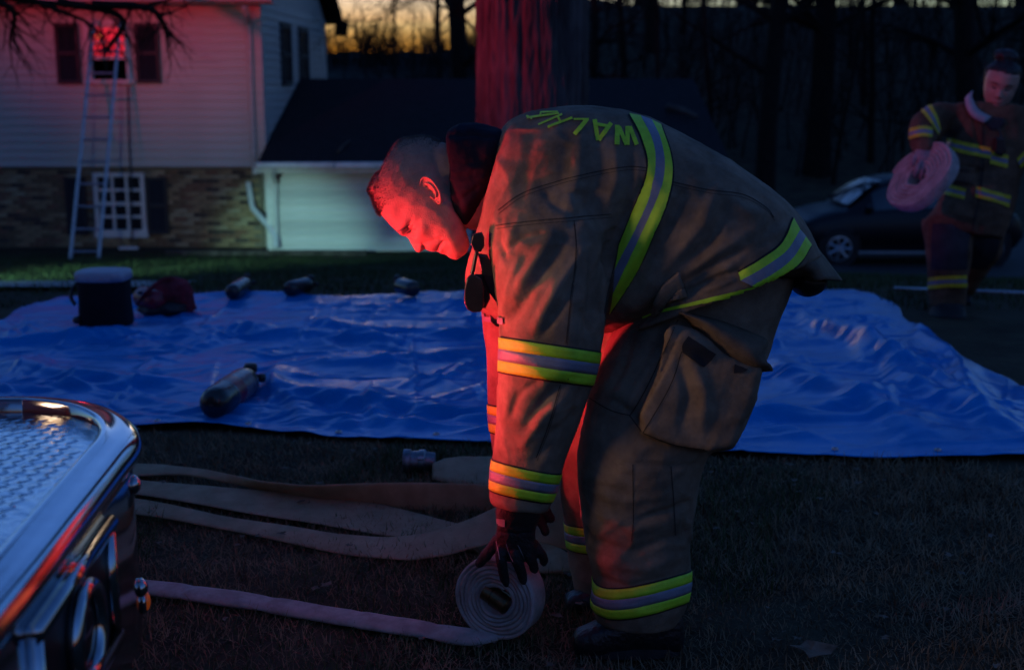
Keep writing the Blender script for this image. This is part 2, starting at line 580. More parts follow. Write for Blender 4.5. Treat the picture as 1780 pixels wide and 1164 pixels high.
# upper window: casing, raised dark opening below, mirror-like upper sash
x0, x1, z0, z1 = UW
win = obj('window', (lambda bm: (bx(bm, x0, x0 + .085, YH - .05, YH + .07, z0, z1), bx(bm, x1 - .085, x1, YH - .05, YH + .07, z0, z1), bx(bm, x0 + .085, x1 - .085, YH - .05, YH + .07, z1 - .07, z1), bx(bm, x0 - .03, x1 + .03, YH - .08, YH + .07, z0 - .03, z0 + .03), bm)[-1])(bmesh.new()), M['trim'], house)
win['label'] = 'raised upper window, its upper sash glowing red'
zm = P(188, 104, YH).z
bm = bmesh.new(); sx0, sx1 = x0 + .087, x1 - .087
bx(bm, sx0, sx0 + .03, YH, YH + .03, zm, z1 - .072); bx(bm, sx1 - .03, sx1, YH, YH + .03, zm, z1 - .072)
bx(bm, sx0 + .03, sx1 - .03, YH, YH + .03, zm, zm + .05); bx(bm, sx0 + .03, sx1 - .03, YH, YH + .03, z1 - .11, z1 - .072)
zq = (zm + z1) / 2 - .03; xq = (sx0 + sx1) / 2
bx(bm, sx0 + .03, sx1 - .03, YH + .004, YH + .026, zq - .012, zq + .012)
obj('sash', bm, M['trim'], win)
for a, b in ((sx0 + .03, xq), (xq, sx1 - .03)):
    for c, d in ((zm + .05, zq - .012), (zq + .012, z1 - .11)):
        bm = bmesh.new(); bx(bm, a, b, YH + .012, YH + .018, c, d)
        obj('pane', bm, M['glass_mirror'], win)

# lower window: 3 x 4 muntins
x0, x1, z0, z1 = LW
YL = YH + 0.07
bm = bmesh.new()
bx(bm, x0, x0 + .07, YL - .05, YL + .1, z0, z1); bx(bm, x1 - .07, x1, YL - .05, YL + .1, z0, z1)
bx(bm, x0 + .07, x1 - .07, YL - .05, YL + .1, z1 - .06, z1); bx(bm, x0 - .02, x1 + .02, YL - .07, YL + .1, z0 - .02, z0 + .10)
win2 = obj('window', bm, M['trim'], house)
win2['label'] = 'white lower window of twelve small panes'
gx0, gx1, gz0, gz1 = x0 + .07, x1 - .07, z0 + .10, z1 - .06
bm = bmesh.new()
for k in (1, 2):
    xx = gx0 + k * (gx1 - gx0) / 3; bx(bm, xx - .022, xx + .022, YL - .02, YL + .02, gz0, gz1)
for k in (1, 2, 3):
    zz = gz0 + k * (gz1 - gz0) / 4
    for j in range(3):
        xa = gx0 + j * (gx1 - gx0) / 3 + (.0225 if j else 0); xb = gx0 + (j + 1) * (gx1 - gx0) / 3 - (.0225 if j < 2 else 0)
        bx(bm, xa, xb, YL - .018, YL + .018, zz - .022 - (.015 if k == 2 else 0), zz + .022)
obj('muntin', bm, M['trim'], win2)
pm = bm_mesh('pane', box(.0, (gx1 - gx0) / 3 - .01, -.003, .003, 0, (gz1 - gz0) / 4 - .01)); pm.materials.append(M['dark_glass'])
for i in range(3):
    for j in range(4):
        place('pane', pm, win2, (gx0 + i * (gx1 - gx0) / 3 + .005, YL + .004, gz0 + j * (gz1 - gz0) / 4 + .005))

# side-wall windows
for px_a, px_b, lab in ((496, 513, 'dark'), (527, 542, 'lit')):
    ya = HX1 / ((px_a - 890) / F_PX) ; yb = HX1 / ((px_b - 890) / F_PX)
    za, zb = P(500, 148, 22).z, P(500, 42, 22).z
    bm = bmesh.new()
    bx(bm, HX1 - .02, HX1 + .05, ya, ya + .08, za, zb); bx(bm, HX1 - .02, HX1 + .05, yb - .08, yb, za, zb)
    bx(bm, HX1 - .02, HX1 + .05, ya + .08, yb - .08, zb - .08, zb); bx(bm, HX1 - .02, HX1 + .06, ya + .08, yb - .08, za, za + .07); bx(bm, HX1 - .02, HX1 + .045, ya + .08, yb - .08, (za + zb) / 2 - .03, (za + zb) / 2 + .03)
    w = obj('window', bm, M['shutter'], house)
    for c, d in ((za + .07, (za + zb) / 2 - .03), ((za + zb) / 2 + .03, zb - .08)):
        bm = bmesh.new(); bx(bm, HX1 - .02, HX1 + .032, ya + .08, yb - .08, c, d)
        obj('pane', bm, M['dark_glass'], w)

# roof, eaves, gutter and downspouts
bm = bmesh.new()
RX0, RX1 = HX0 - .3, HX1 + .30
ym = YH + DEPTH / 2
pr = [(YH - .45, ZT + .02), (ym, ZT + 1.9), (YH + DEPTH + .45, ZT + .02), (YH + DEPTH + .45, ZT + .14), (ym, ZT + 2.05), (YH - .45, ZT + .14)]
a = [bm.verts.new((RX0, p[0], p[1])) for p in pr]; b = [bm.verts.new((RX1, p[0], p[1])) for p in pr]
for i in range(6): bm.faces.new([a[i], b[i], b[(i + 1) % 6], a[(i + 1) % 6]])
bm.faces.new(list(reversed(a))); bm.faces.new(b)
bmesh.ops.recalc_face_normals(bm, faces=bm.faces)
obj('roof', bm, M['shingle'], house)
bm = bmesh.new()
v = [bm.verts.new(p) for p in ((HX1 - .06, YH + .13, ZT), (HX1 - .06, YH + DEPTH - .1, ZT), (HX1 - .06, ym, ZT + 1.86), (HX1, YH + .13, ZT), (HX1, YH + DEPTH - .1, ZT), (HX1, ym, ZT + 1.86))]
bm.faces.new([v[0], v[1], v[2]]); bm.faces.new([v[3], v[5], v[4]]); bm.faces.new([v[0], v[3], v[4], v[1]]); bm.faces.new([v[1], v[4], v[5], v[2]]); bm.faces.new([v[2], v[5], v[3], v[0]])
obj('gable', bm, M['siding'], house)
bm = bmesh.new()
bx(bm, RX0, RX1, YH - .44, YH - .01, ZT - .022, ZT + .012)
obj('soffit', bm, M['siding'], house)
bm = bmesh.new()
bx(bm, RX0, RX1, YH - .56, YH - .455, ZT + .0, ZT + .11, .02)
obj('gutter', bm, M['siding'], house)
bm = bmesh.new()
bx(bm, RX0, RX1, YH + DEPTH + .46, YH + DEPTH + .57, ZT - .02, ZT + .11, .02)
for k in range(14):
    yy = YH + DEPTH + random.uniform(.3, .6); s = random.uniform(.03, .10)
    bx(bm, RX1 - .14 + random.uniform(-.05, .15), RX1 + random.uniform(0, .14), yy - s, yy + s, ZT - .05 - random.uniform(0, .22), ZT + .05)
obj('gutter', bm, M['bare'], house)
# front downspout: down the siding, gap, then an elbow kicking right
dn = [P(425, 12, YH - .5), P(428, 26, YH - .40), P(433, 42, YH - .075), P(438, 200, YH - .075), P(443, 303, YH - .075)]
bm = tube(bmesh.new(), dn, 0.042, 8, True, 0.75)
obj('downspout', bm, M['siding'], house)
dn = [P(432, 316, YH - .02), P(437, 350, YH - .04), P(440, 362, YH - .10), P(470, 396, YH - .45), P(479, 412, YH - .55), P(480, 430, YH - .60)]
bm = tube(bmesh.new(), dn, 0.047, 8, True, 0.8)
o = obj('downspout', bm, M['gutter'], house); o['label'] = 'white elbow of the downspout kicking out by the corner post'

# ---- low garage beside it ----------------------------------------------
YG = 19.3
GX0, GX1 = P(463, 350, YG).x, 3.02
GZE = P(500, 302, YG).z
GZB = P(500, 433, YG).z
RZ = P(600, 137, 23.1).z
garage = thing('garage', 'low white-sided garage with dark roof behind the firefighter', 'garage', ((GX0 + GX1) / 2, YG + 3.8, GZB))
gw = obj('front_wall', box(GX0 + .02, GX1, YG, YG + .12, GZB - .4, GZE + .08), M['gar_siding'], garage)
gbms = []
for k, f_ in enumerate((1.0, .84, .92, 1.08)):
    g_ = board_mesh(GX1 - GX0 - .16, 0.118, t=.034)
    g_.materials.append(mat('white_siding_board', (.58 * f_, .58 * f_, .56 * f_), .5, var=.12, vscale=4.0, bump=.15, bscale=60, stretch=(.4, 1, 6))); gbms.append(g_)
zz = GZB - .02
while zz < GZE + .0:
    place('siding_board', gbms[int((zz - GZB) / .118 + 9) * 7 % 4], gw, (GX0 + .15, YG - .001, zz), (R(random.uniform(-2.2, 1.2)), 0, 0)); zz += 0.118
obj('corner_post', box(GX0, GX0 + .145, YG - .04, YG + .11, GZB - .3, GZE + .04, .01), M['trim'], garage)
obj('side_wall', (lambda bm: (bx(bm, GX1 - .1, GX1, YG + .121, YG + 7.4, GZB - .4, GZE + .08), bx(bm, GX0 + .2, GX1 - .101, YG + 7.3, YG + 7.4, GZB - .4, GZE + .08), bm)[-1])(bmesh.new()), M['gar_siding'], garage)
bm = bmesh.new()
yr = 23.1
ye = YG - .38
ze = P(500, 283, ye).z
pr = [(ye, ze), (yr, RZ), (2 * yr - ye, ze), (2 * yr - ye, ze - .07), (yr, RZ - .09), (ye, ze - .07)]
gxl = P(447, 284, ye).x
a = [bm.verts.new((gxl, p[0], p[1])) for p in pr]; b = [bm.verts.new((GX1 + .3, p[0], p[1])) for p in pr]
for i in range(6): bm.faces.new([a[i], b[i], b[(i + 1) % 6], a[(i + 1) % 6]])
bm.faces.new(list(reversed(a))); bm.faces.new(b)
bmesh.ops.recalc_face_normals(bm, faces=bm.faces)
groof = obj('roof', bm, M['shingle'], garage)
obj('fascia', box(GX0 - .1, GX1 + .28, ye + .01, ye + .03, ze - .155, ze - .075), M['trim'], garage)
obj('soffit', box(GX0 - .1, GX1 + .28, ye + .032, YG - .045, ze - .155, ze - .125), M['trim'], garage)
bm = bmesh.new()
for xa, xb in ((gxl, gxl + 1.18), (gxl + 1.19, gxl + 2.4), (gxl + 2.41, GX1 + .3)):
    bx(bm, xa, xb, ye - .11, ye - .003, ze - .075, ze + .012, .018)
obj('gutter', bm, M['gutter'], garage)
bm = tube(bmesh.new(), [P(476, 296, ye - .05), P(476, 306, ye + .06), P(479, 318, YG - .09), P(481, 428, YG - .09)], .036, 8)
obj('downspout', bm, M['trim'], garage)
M['rustred'] = mat('red_reflector', (0.18, 0.03, 0.02), 0.5, var=0.2)
obj('meter_cover', box(P(478, 305, YG - .06).x, P(485, 305, YG - .06).x, YG - .055, YG - .03, P(480, 319, YG - .06).z, P(480, 303, YG - .06).z, .006), M['rustred'], garage)

def roof_stick(p0, p1, r, label):
    pts = catmull([p0, (Vector(p0) + Vector(p1)) / 2 + Vector((0, 0, .03)), p1], 7)
    return tag(obj('stick', tube(bmesh.new(), pts, [r * (1.1 - .5 * k / 6) for k in range(7)], 7), M['bark'], smooth=True), label, 'stick', 'sticks on the garage roof')
def on_roof(px, py, lift=.03):
    # sight line meets the front roof plane
    r = Vector(ray(px, py)); n = Vector((0, -(RZ - ze), yr - ye)).normalized(); q = Vector((0, ye, ze)); o_ = Vector((0, 0, CAM_H))
    t = (q - o_).dot(n) / r.dot(n)
    return o_ + r * t + n * lift
roof_stick(on_roof(588, 268), on_roof(610, 248), .02, 'thin grey stick lying on the garage roof by the crouched head')
roof_stick(on_roof(1160, 193, .07), on_roof(1210, 210, .07), .06, 'stout reddish stick on the dark roof behind the bent back')

# kerb-like timber and pipe at the house foot
tag(obj('landscape_timber', box(P(290, 438, 18.9).x, P(640, 444, 18.9).x, 18.75, 18.9, gz(-3, 18.8) - .05, gz(-3, 18.8) + .07, .01), M['bark']), 'weathered timber edging along the bed before the garage', 'timber')
tag(obj('ground_pipe', tube(bmesh.new(), [P(207, 431.5, 19.2), P(240, 431.5, 19.2)], .025, 8), M['gutter']), 'short pale pipe lying by the brick wall under the window', 'pipe')
# dark tube down the wall, standing in for the ladder's cast shadow
rp = catmull([P(222, 148, YH - .09), P(224, 230, YH - .10), P(227, 300, YH - .10), P(228, 360, YH - .10), P(230, 430, YH - .22)], 16)
tag(obj('ladder_shadow', tube(bmesh.new(), rp, .014, 6), M['shutter'], smooth=True), 'thin dark strip in place of the ladder shadow on the wall', 'ladder_shadow')

# ---- trees ---------------------------------------------------------------
def gen_branches(rs, start, dirv, length, r0, depth, out, droop=0.0, split=(3, 5), wig=.25):
    """append (points, radii) polylines"""
    n = 6 if depth > 1 else 4
    pts = [Vector(start)]; d = Vector(dirv).normalized()
    for k in range(n):
        d = (d + Vector((rs.uniform(-wig, wig), rs.uniform(-wig, wig), rs.uniform(-wig, wig) * .7 - droop))).normalized()
        pts.append(pts[-1] + d * (length / n))
    rad = [r0 * (1 - .8 * k / n) for k in range(n + 1)]
    out.append((pts, rad))
    if depth <= 0: return
    for j in range(rs.randint(*split)):
        k = rs.randint(2, n)
        base = pts[k]; t = (pts[k] - pts[k - 1]).normalized()
        ax = Vector((rs.uniform(-1, 1), rs.uniform(-1, 1), rs.uniform(-.4, .8))).normalized()
        nd = (t * .8 + ax * .8).normalized()
        gen_branches(rs, base, nd, length * rs.uniform(.45, .72), max(rad[k] * .7, .002), depth - 1, out, droop, split, wig)

def branch_mesh(name, lines, segs=4):
    V, Fc = [], []
    for pts, rad in lines:
        s = 6 if rad[0] > .04 else 3
        a = None
        base = len(V)
        for i, p in enumerate(pts):
            t = (pts[min(i + 1, len(pts) - 1)] - pts[max(i - 1, 0)]).normalized()
            if a is None: a, b = frame_at(t)
            else:
                a = (a - t * a.dot(t)).normalized(); b = t.cross(a)
            for k in range(s):
                w = k * 2 * math.pi / s
                V.append(p + a * (rad[i] * math.cos(w)) + b * (rad[i] * math.sin(w)))
        for i in range(len(pts) - 1):
            for k in range(s):
                Fc.append((base + i * s + k, base + i * s + (k + 1) % s, base + (i + 1) * s + (k + 1) % s, base + (i + 1) * s + k))
    me = mesh_fast(name, np.array([tuple(v) for v in V]), np.array(Fc))
    me.polygons.foreach_set('use_smooth', np.ones(len(me.polygons), dtype=bool))
    return me

def bare_tree_meshes(seed, h=11, r=.16, low=1.2):
    rs = random.Random(seed)
    trunk = []
    p = Vector((0, 0, -.4)); pts = [p.copy()]; d = Vector((0, 0, 1))
    for k in range(12):
        d = (d + Vector((rs.uniform(-.06, .06), rs.uniform(-.06, .06), 0))).normalized()
        p = p + d * (h / 12); pts.append(p.copy())
    rad = [r * (1.25 if k == 0 else 1) * (1 - .75 * k / 12) for k in range(13)]
    tm = branch_mesh('trunk', [(pts, rad)])
    lines = []
    for k in range(26):
        i = rs.randint(1, 12)
        if pts[i].z < low: continue
        w = rs.uniform(0, 6.283)
        gen_branches(rs, pts[i], (math.cos(w), math.sin(w), rs.uniform(.1, .8)), rs.uniform(1.6, 3.4) * (1.1 - .5 * i / 12), rad[i] * .38, 2, lines, .02, (3, 5), .22)
    bmn = branch_mesh('branches', lines)
    for m_ in (tm, bmn): m_.materials.append(M['bare'])
    return tm, bmn

TV = [bare_tree_meshes(s, h, r, lo) for s, h, r, lo in ((1, 11, .17, 1.0), (2, 13, .24, 2.0), (3, 9, .12, .8), (4, 14, .32, 2.6), (5, 8, .08, .5))]
def put_tree(v, x, y, rz, s, label, group='bare trees in the dark wood'):
    z = gz(x, y) + float(bank(x, y))
    t = thing('tree', label, 'tree', (x, y, z), group)
    for nm, me in zip(('trunk', 'branches'), TV[v]):
        o = bpy.data.objects.new(nm, me); C.objects.link(o); o.parent = t
    t.rotation_euler.z = rz; t.scale = (s, s, s)
    return t
rs = random.Random(21)
spots = []
for k in range(30):
    Yt = rs.uniform(27, 62)
    pxx = 1010 + (k + rs.uniform(0, .8)) * 27.0
    spots.append((pxx, Yt))
for k, (pxx, Yt) in enumerate(spots):
    put_tree(rs.choice((0, 1, 2, 2, 3, 4, 4)), (pxx - 890) / F_PX * Yt * 1.02, Yt, rs.uniform(0, 6.28), rs.uniform(.8, 1.25), 'bare dark tree in the wood behind the parked car and bent back')
put_tree(1, (812 - 890) / F_PX * 27, 27, 2.2, 1.0, 'bare tree just left of the thick red-lit trunk', None)
put_tree(0, (770 - 890) / F_PX * 44, 44, .6, 1.0, 'bare tree with fine twigs against the sunset glow', None)
for k, (pxx, Yt, v) in enumerate(((690, 60, 0), (640, 66, 2), (725, 52, 2), (600, 75, 2))):
    put_tree(v, (pxx - 890) / F_PX * Yt, Yt, rs.uniform(0, 6), rs.uniform(.6, .8), 'small distant bare tree low against the sunset', 'distant trees below the sunset')

# understory of the wood: nobody could count it
lines = []; fuzz = []
rs = random.Random(5)
for k in range(620):
    Yt = rs.uniform(32, 60); pxx = rs.uniform(1000, 1900)
    x = (pxx - 890) / F_PX * Yt
    z = gz(x, Yt) + float(bank(x, Yt))
    gen_branches(rs, (x, Yt, z - .1), (rs.uniform(-.3, .3), rs.uniform(-.3, .3), 1), rs.uniform(1.2, 3.6), .035, 1, lines, 0, (4, 7), .2)
for k in range(60):
    Yt = rs.uniform(50, 70); pxx = rs.uniform(730, 830)
    x = (pxx - 890) / F_PX * Yt
    gen_branches(rs, (x, Yt, gz(x, Yt) - .1), (rs.uniform(-.2, .2), 0, 1), rs.uniform(3, 5.2), .04, 1, lines, 0, (5, 8), .2)
o = obj('undergrowth', branch_mesh('undergrowth', lines), M['bare'])
stuff(o, 'dark tangle of leafless undergrowth on the wooded bank', 'undergrowth')

# fuzz of far trees along the hill
for k in range(260):
    Yt = rs.uniform(150, 162); pxx = rs.uniform(540, 850)
    x = (pxx - 890) / F_PX * Yt
    gen_branches(rs, (x, Yt, 2.6), (rs.uniform(-.2, .2), 0, 1), rs.uniform(2.4, 4.6), .10, 1, fuzz, 0, (5, 8), .2)
o = obj('far_treeline', branch_mesh('far_treeline', fuzz), M['bare'])
stuff(o, 'thin line of far bare trees along the hill under the sunset', 'trees')
# a tree whose limbs hang across the sunset
st_ = thing('tree', 'bare tree whose long limb arches across the sunset glow', 'tree', (P(826, 300, 25).x, 25, gz(-1, 25)))
tp = [Vector((P(826, 300, 25).x + .03 * k, 25, gz(-1, 25) - .2 + .8 * k)) for k in range(9)]
obj('trunk', branch_mesh('trunk', [(tp, [.17 - .012 * k for k in range(9)])]), M['bare'], st_)
sl = []
for pl, r0 in (([(838, 70), (815, 40), (790, 22), (760, 8), (738, -2), (712, 4), (690, 18), (678, 25), (660, 38), (648, 58), (636, 82)], .030), ([(664, 34), (640, 37), (612, 36), (590, 42), (568, 55)], .016), ([(676, 24), (668, 50), (664, 84)], .014), ([(680, 22), (682, 5), (684, -20)], .02), ([(740, -4), (760, -30), (800, -70), (828, -120)], .045), ([(790, 22), (806, 5), (812, -30)], .02), ([(616, 37), (620, 55), (617, 70)], .010), ([(738, -2), (700, -12), (650, -20)], .016)):
    q = [Vector(v) for v in catmull([tuple(P(a, b, 24.6 + .05 * i)) for i, (a, b) in enumerate(pl)], 16)]
    rad = [r0 * (1 - .6 * k / 15) for k in range(16)]
    sl.append((q, rad))
    for k in range(2, 16):
        for j in range(3):
            gen_branches(rs, q[k], (rs.uniform(-.7, .7), rs.uniform(-.4, .4), rs.uniform(-.9, .9)), rs.uniform(.25, .8), .007, 1, sl, .03, (2, 4), .3)
obj('branches', branch_mesh('branches', sl), M['bare'], st_)

# the thick tree behind the firefighter
TY = 9.0
tx0, tx1 = P(835, 120, TY).x, P(1014, 120, TY).x
tcx, tr = (tx0 + tx1) / 2, (tx1 - tx0) / 2
big = thing('tree', 'thick old tree trunk lit red on its left side', 'tree', (tcx, TY, gz(tcx, TY)))
nz_, na_ = 240, 280
zz = np.linspace(gz(tcx, TY) - .3, 6.5, nz_); aa = np.linspace(0, 2 * np.pi, na_, endpoint=False)
ZZ, AA = np.meshgrid(zz, aa, indexing='ij')
base = tr * (1 + .35 * np.exp(-(ZZ - zz[0]) / .5) - .02 * (ZZ - 1.5))
p = np.stack([np.cos(AA).ravel() * 3.1, np.sin(AA).ravel() * 3.1, ZZ.ravel() * .8], 1)
fur = vnoise(np.stack([AA.ravel() * 0 + np.cos(AA).ravel() * 9, np.sin(AA).ravel() * 9, ZZ.ravel() * 1.3 + 3], 1), 9)
fur2 = vnoise(np.stack([np.cos(AA).ravel() * 17, np.sin(AA).ravel() * 17, ZZ.ravel() * 3.5], 1), 12)
fur3 = vnoise(np.stack([np.cos(AA).ravel() * 31 + .8 * vnoise(p * 4, 3), np.sin(AA).ravel() * 31, ZZ.ravel() * 6.5], 1), 15)
rr = .012 * (1 - 2 * np.abs(fur3)) + base.ravel() * (1 + .03 * fbm(p, 2, 3)) + .020 * (1 - 2 * np.abs(fur)) + .010 * (1 - 2 * np.abs(fur2))
V = np.stack([tcx + rr * np.cos(AA).ravel(), TY + rr * np.sin(AA).ravel(), ZZ.ravel()], 1)
idx = np.arange(nz_ * na_).reshape(nz_, na_)
nx = np.roll(idx, -1, axis=1)
Fc = np.stack([idx[:-1], nx[:-1], nx[1:], idx[1:]], -1).reshape(-1, 4)
obj('trunk', mesh_fast('trunk', V, Fc), M['bark'], big, smooth=True)
lines = []
rs = random.Random(8)
for k in range(9):
    w = k * .7 + rs.uniform(-.2, .2)
    gen_branches(rs, (tcx, TY, 5.2 + k * .15), (math.cos(w), math.sin(w), rs.uniform(.5, 1.2)), rs.uniform(3, 5), .16, 2, lines, .01, (3, 5), .2)
obj('branches', branch_mesh('branches', lines), M['bare'], big)

# limb drooping in front of the upper window, from a tree outside the frame
lt = thing('tree', 'bare tree whose drooping twigs cross the upper window', 'tree', (-13, 12.6, gz(-13, 12.6)))
rs = random.Random(14)
tp = [Vector((-13, 12.6, gz(-13, 12.6) - .3)) + Vector((.05 * k, 0, .7 * k)) for k in range(9)]
obj('trunk', branch_mesh('trunk', [(tp, [.24 - .014 * k for k in range(9)])]), M['bare'], lt)
lines = []
for pl in ([(-330, -60), (-150, -40), (-20, -8), (90, 6), (180, 12), (250, 10), (320, -8)], [(-250, -70), (-60, -30), (60, 2), (110, 22), (150, 38), (178, 62)], [(-150, -40), (0, 5), (25, 30), (16, 75)], [(100, 4), (190, 20), (215, 45), (185, 90)], [(160, 8), (255, 14), (284, 40), (288, 60)]):
    q = [Vector(v) for v in catmull([tuple(P(a, b, 12.6 + .1 * i)) for i, (a, b) in enumerate(pl)], 14)]
    rad = [.05 * (1 - .8 * k / 13) for k in range(14)]
    lines.append((q, rad))
    for k in range(3, 14):
        for j in range(2):
            gen_branches(rs, q[k], ((rs.uniform(-.5, .8)), rs.uniform(-.4, .4), rs.uniform(-1, .3)), rs.uniform(.25, .6), .011, 1, lines, .12, (1, 3), .3)
for k in range(9):
    a0 = Vector((-12.9, 12.4 + rs.uniform(-1, 1), 4.2 + .35 * k))
    gen_branches(rs, a0, (1.0, rs.uniform(-.5, .3), rs.uniform(.05, .5)), rs.uniform(6, 9), .12, 2, lines, 0, (4, 6), .16)
lines.append(([tp[-2], Vector((-10.5, 12.6, 4.7)), Vector(lines[0][0][0])], [.11, .09, .06]))
obj('branches', branch_mesh('branches', lines), M['bare'], lt)
# ================================================================== OBJECTS
M['tarp'] = mat('blue_tarp', (0.0, 0.215, 0.60), 0.25, var=0.10, vscale=3.0, bump=0.15, bscale=60, spec=0.15)
def tarp_detail(m):
    nt = m.node_tree; b = nt.nodes['Principled BSDF']
    b.inputs['Specular Tint'].default_value = (.35, .75, 1, 1)
    tc = nt.nodes.new('ShaderNodeTexCoord')
    nz2 = nt.nodes.new('ShaderNodeTexNoise'); nz2.inputs['Scale'].default_value = 2.0; nz2.inputs['Detail'].default_value = 3
    nt.links.new(tc.outputs['Object'], nz2.inputs['Vector'])
    ad = nt.nodes.new('ShaderNodeVectorMath'); ad.operation = 'ADD'
    sc2 = nt.nodes.new('ShaderNodeVectorMath'); sc2.operation = 'SCALE'; sc2.inputs['Scale'].default_value = .18
    nt.links.new(nz2.outputs['Color'], sc2.inputs[0]); nt.links.new(tc.outputs['Object'], ad.inputs[0]); nt.links.new(sc2.outputs[0], ad.inputs[1])
    last = b.inputs['Normal'].links[0].from_socket
    for scl, dist, st2 in ((3.2, .05, .12), (8.0, .02, .16)):
        vo = nt.nodes.new('ShaderNodeTexVoronoi'); vo.feature = 'DISTANCE_TO_EDGE'; vo.inputs['Scale'].default_value = scl
        nt.links.new(ad.outputs[0], vo.inputs['Vector'])
        bp = nt.nodes.new('ShaderNodeBump'); bp.inputs['Strength'].default_value = st2; bp.inputs['Distance'].default_value = dist
        nt.links.new(vo.outputs['Distance'], bp.inputs['Height']); nt.links.new(last, bp.inputs['Normal']); last = bp.outputs['Normal']
    nt.links.new(last, b.inputs['Normal'])
tarp_detail(M['tarp'])
M['chrome'] = mat('chrome', (0.48, 0.51, 0.55), 0.10, metal=1.0, var=0.06, vscale=30, bump=0.03, bscale=8)
M['plate'] = mat('diamond_plate', (0.50, 0.55, 0.60), 0.13, metal=1.0, var=0.1, vscale=30, bump=0.55, bscale=22)
M['redpaint'] = mat('truck_red', (0.35, 0.012, 0.015), 0.25, coat=0.6, var=0.05)
M['black'] = mat('black_plastic', (0.010, 0.010, 0.012), 0.45, var=0.2, vscale=25)
M['rubber'] = mat('rubber', (0.014, 0.014, 0.015), 0.75, var=0.25, vscale=30, bump=0.3, bscale=120)
M['glassdk'] = mat('car_glass', (0.015, 0.018, 0.022), 0.05, spec=1.0)
M['hose_tan'] = mat('tan_hose_jacket', (0.33, 0.235, 0.145), 0.9, col2=(0.46, 0.34, 0.22), vscale=14, bump=0.5, bscale=700, spec=0.15, detail=7)
M['hose_white'] = mat('white_hose_jacket', (0.33, 0.28, 0.27), 0.9, col2=(0.55, 0.49, 0.48), vscale=16, bump=0.6, bscale=600, spec=0.15, detail=7)
M['hose_edge'] = mat('hose_fold_edge', (0.33, 0.28, 0.27), 0.95, var=0.25, vscale=60, bump=0.6, bscale=500)
M['alu'] = mat('aluminium', (0.36, 0.38, 0.42), 0.38, metal=1.0, var=0.15, vscale=12, bump=0.1, bscale=60)
M['brass'] = mat('brass', (0.16, 0.115, 0.06), 0.35, metal=0.9, var=0.3, vscale=30, bump=0.15, bscale=90)
M['bottle'] = mat('carbon_bottle', (0.016, 0.019, 0.019), 0.25, var=0.45, vscale=14, bump=0.2, bscale=60, coat=0.15)
M['label_w'] = mat('worn_label', (0.06, 0.055, 0.065), 0.25, col2=(0.22, 0.20, 0.23), vscale=30, detail=8)
M['label_r'] = mat('red_label', (0.20, 0.015, 0.03), 0.35, var=0.5, vscale=22)
M['packred'] = mat('red_pack_fabric', (0.20, 0.012, 0.025), 0.8, var=0.4, vscale=12, bump=0.5, bscale=200)
M['cooler'] = mat('cooler_shell', (0.006, 0.007, 0.012), 0.75, var=0.25, vscale=10, spec=0.2)
M['lid'] = mat('cooler_lid', (0.36, 0.36, 0.42), 0.5, var=0.12, vscale=14, bump=0.1)
M['carpaint'] = mat('dark_car_paint', (0.004, 0.005, 0.008), 0.38, coat=0.05, spec=0.3)
M['rim'] = mat('alloy_rim', (0.45, 0.46, 0.50), 0.35, metal=0.9, var=0.1)
M['amber'] = mat('amber_lens', (0.55, 0.12, 0.01), 0.15, spec=0.8, emit=(1.0, 0.16, 0.02), estr=0.012)
M['redlens'] = mat('red_lens', (0.55, 0.012, 0.012), 0.12, spec=0.8)

# ---- ladder against the upper window
LB, LT = (P(122, 451, 18.40), P(171, 451, 18.40)), (P(163, 34, 19.55), P(209, 34, 19.55))
lad = thing('ladder', 'aluminium ladder leaning against the house below the red window', 'ladder', (LB[0] + LB[1]) / 2)
for a, b in zip(LB, LT):
    obj('rail', tube(bmesh.new(), [a, (a + b) / 2, b], .026, 4, True, .62, ref=(0, 1, 0)), M['alu'], lad)
nr = int((LT[0] - LB[0]).length / .345)
for k in range(nr):
    t = (k * .345 + .12) / (LT[0] - LB[0]).length
    obj('rung', tube(bmesh.new(), [LB[0].lerp(LT[0], t), LB[1].lerp(LT[1], t)], .018, 8), M['alu'], lad)

# ---- tarp
TC = {'nl': (-2.95, 4.72), 'nr': (2.02, 4.08), 'fr': (2.36, 8.45), 'fl': (-2.98, 8.02)}
na, nb_ = 520, 420
u, v = np.meshgrid(np.linspace(0, 1, na), np.linspace(0, 1, nb_), indexing='ij')
def bil(k):
    return (1 - u) * (1 - v) * TC['nl'][k] + u * (1 - v) * TC['nr'][k] + u * v * TC['fr'][k] + (1 - u) * v * TC['fl'][k]
tx, ty = bil(0), bil(1)
# wavering edges
tx = tx + (.05 * np.sin(v * 9) + .03 * np.sin(v * 23 + 1)) * (u - .5) * 2 + .10 * np.sin(np.pi * v) * sstep(.8, 1, u)
ty = ty + (.05 * np.sin(u * 11 + .5) + .025 * np.sin(u * 31)) * (v - .5) * 2
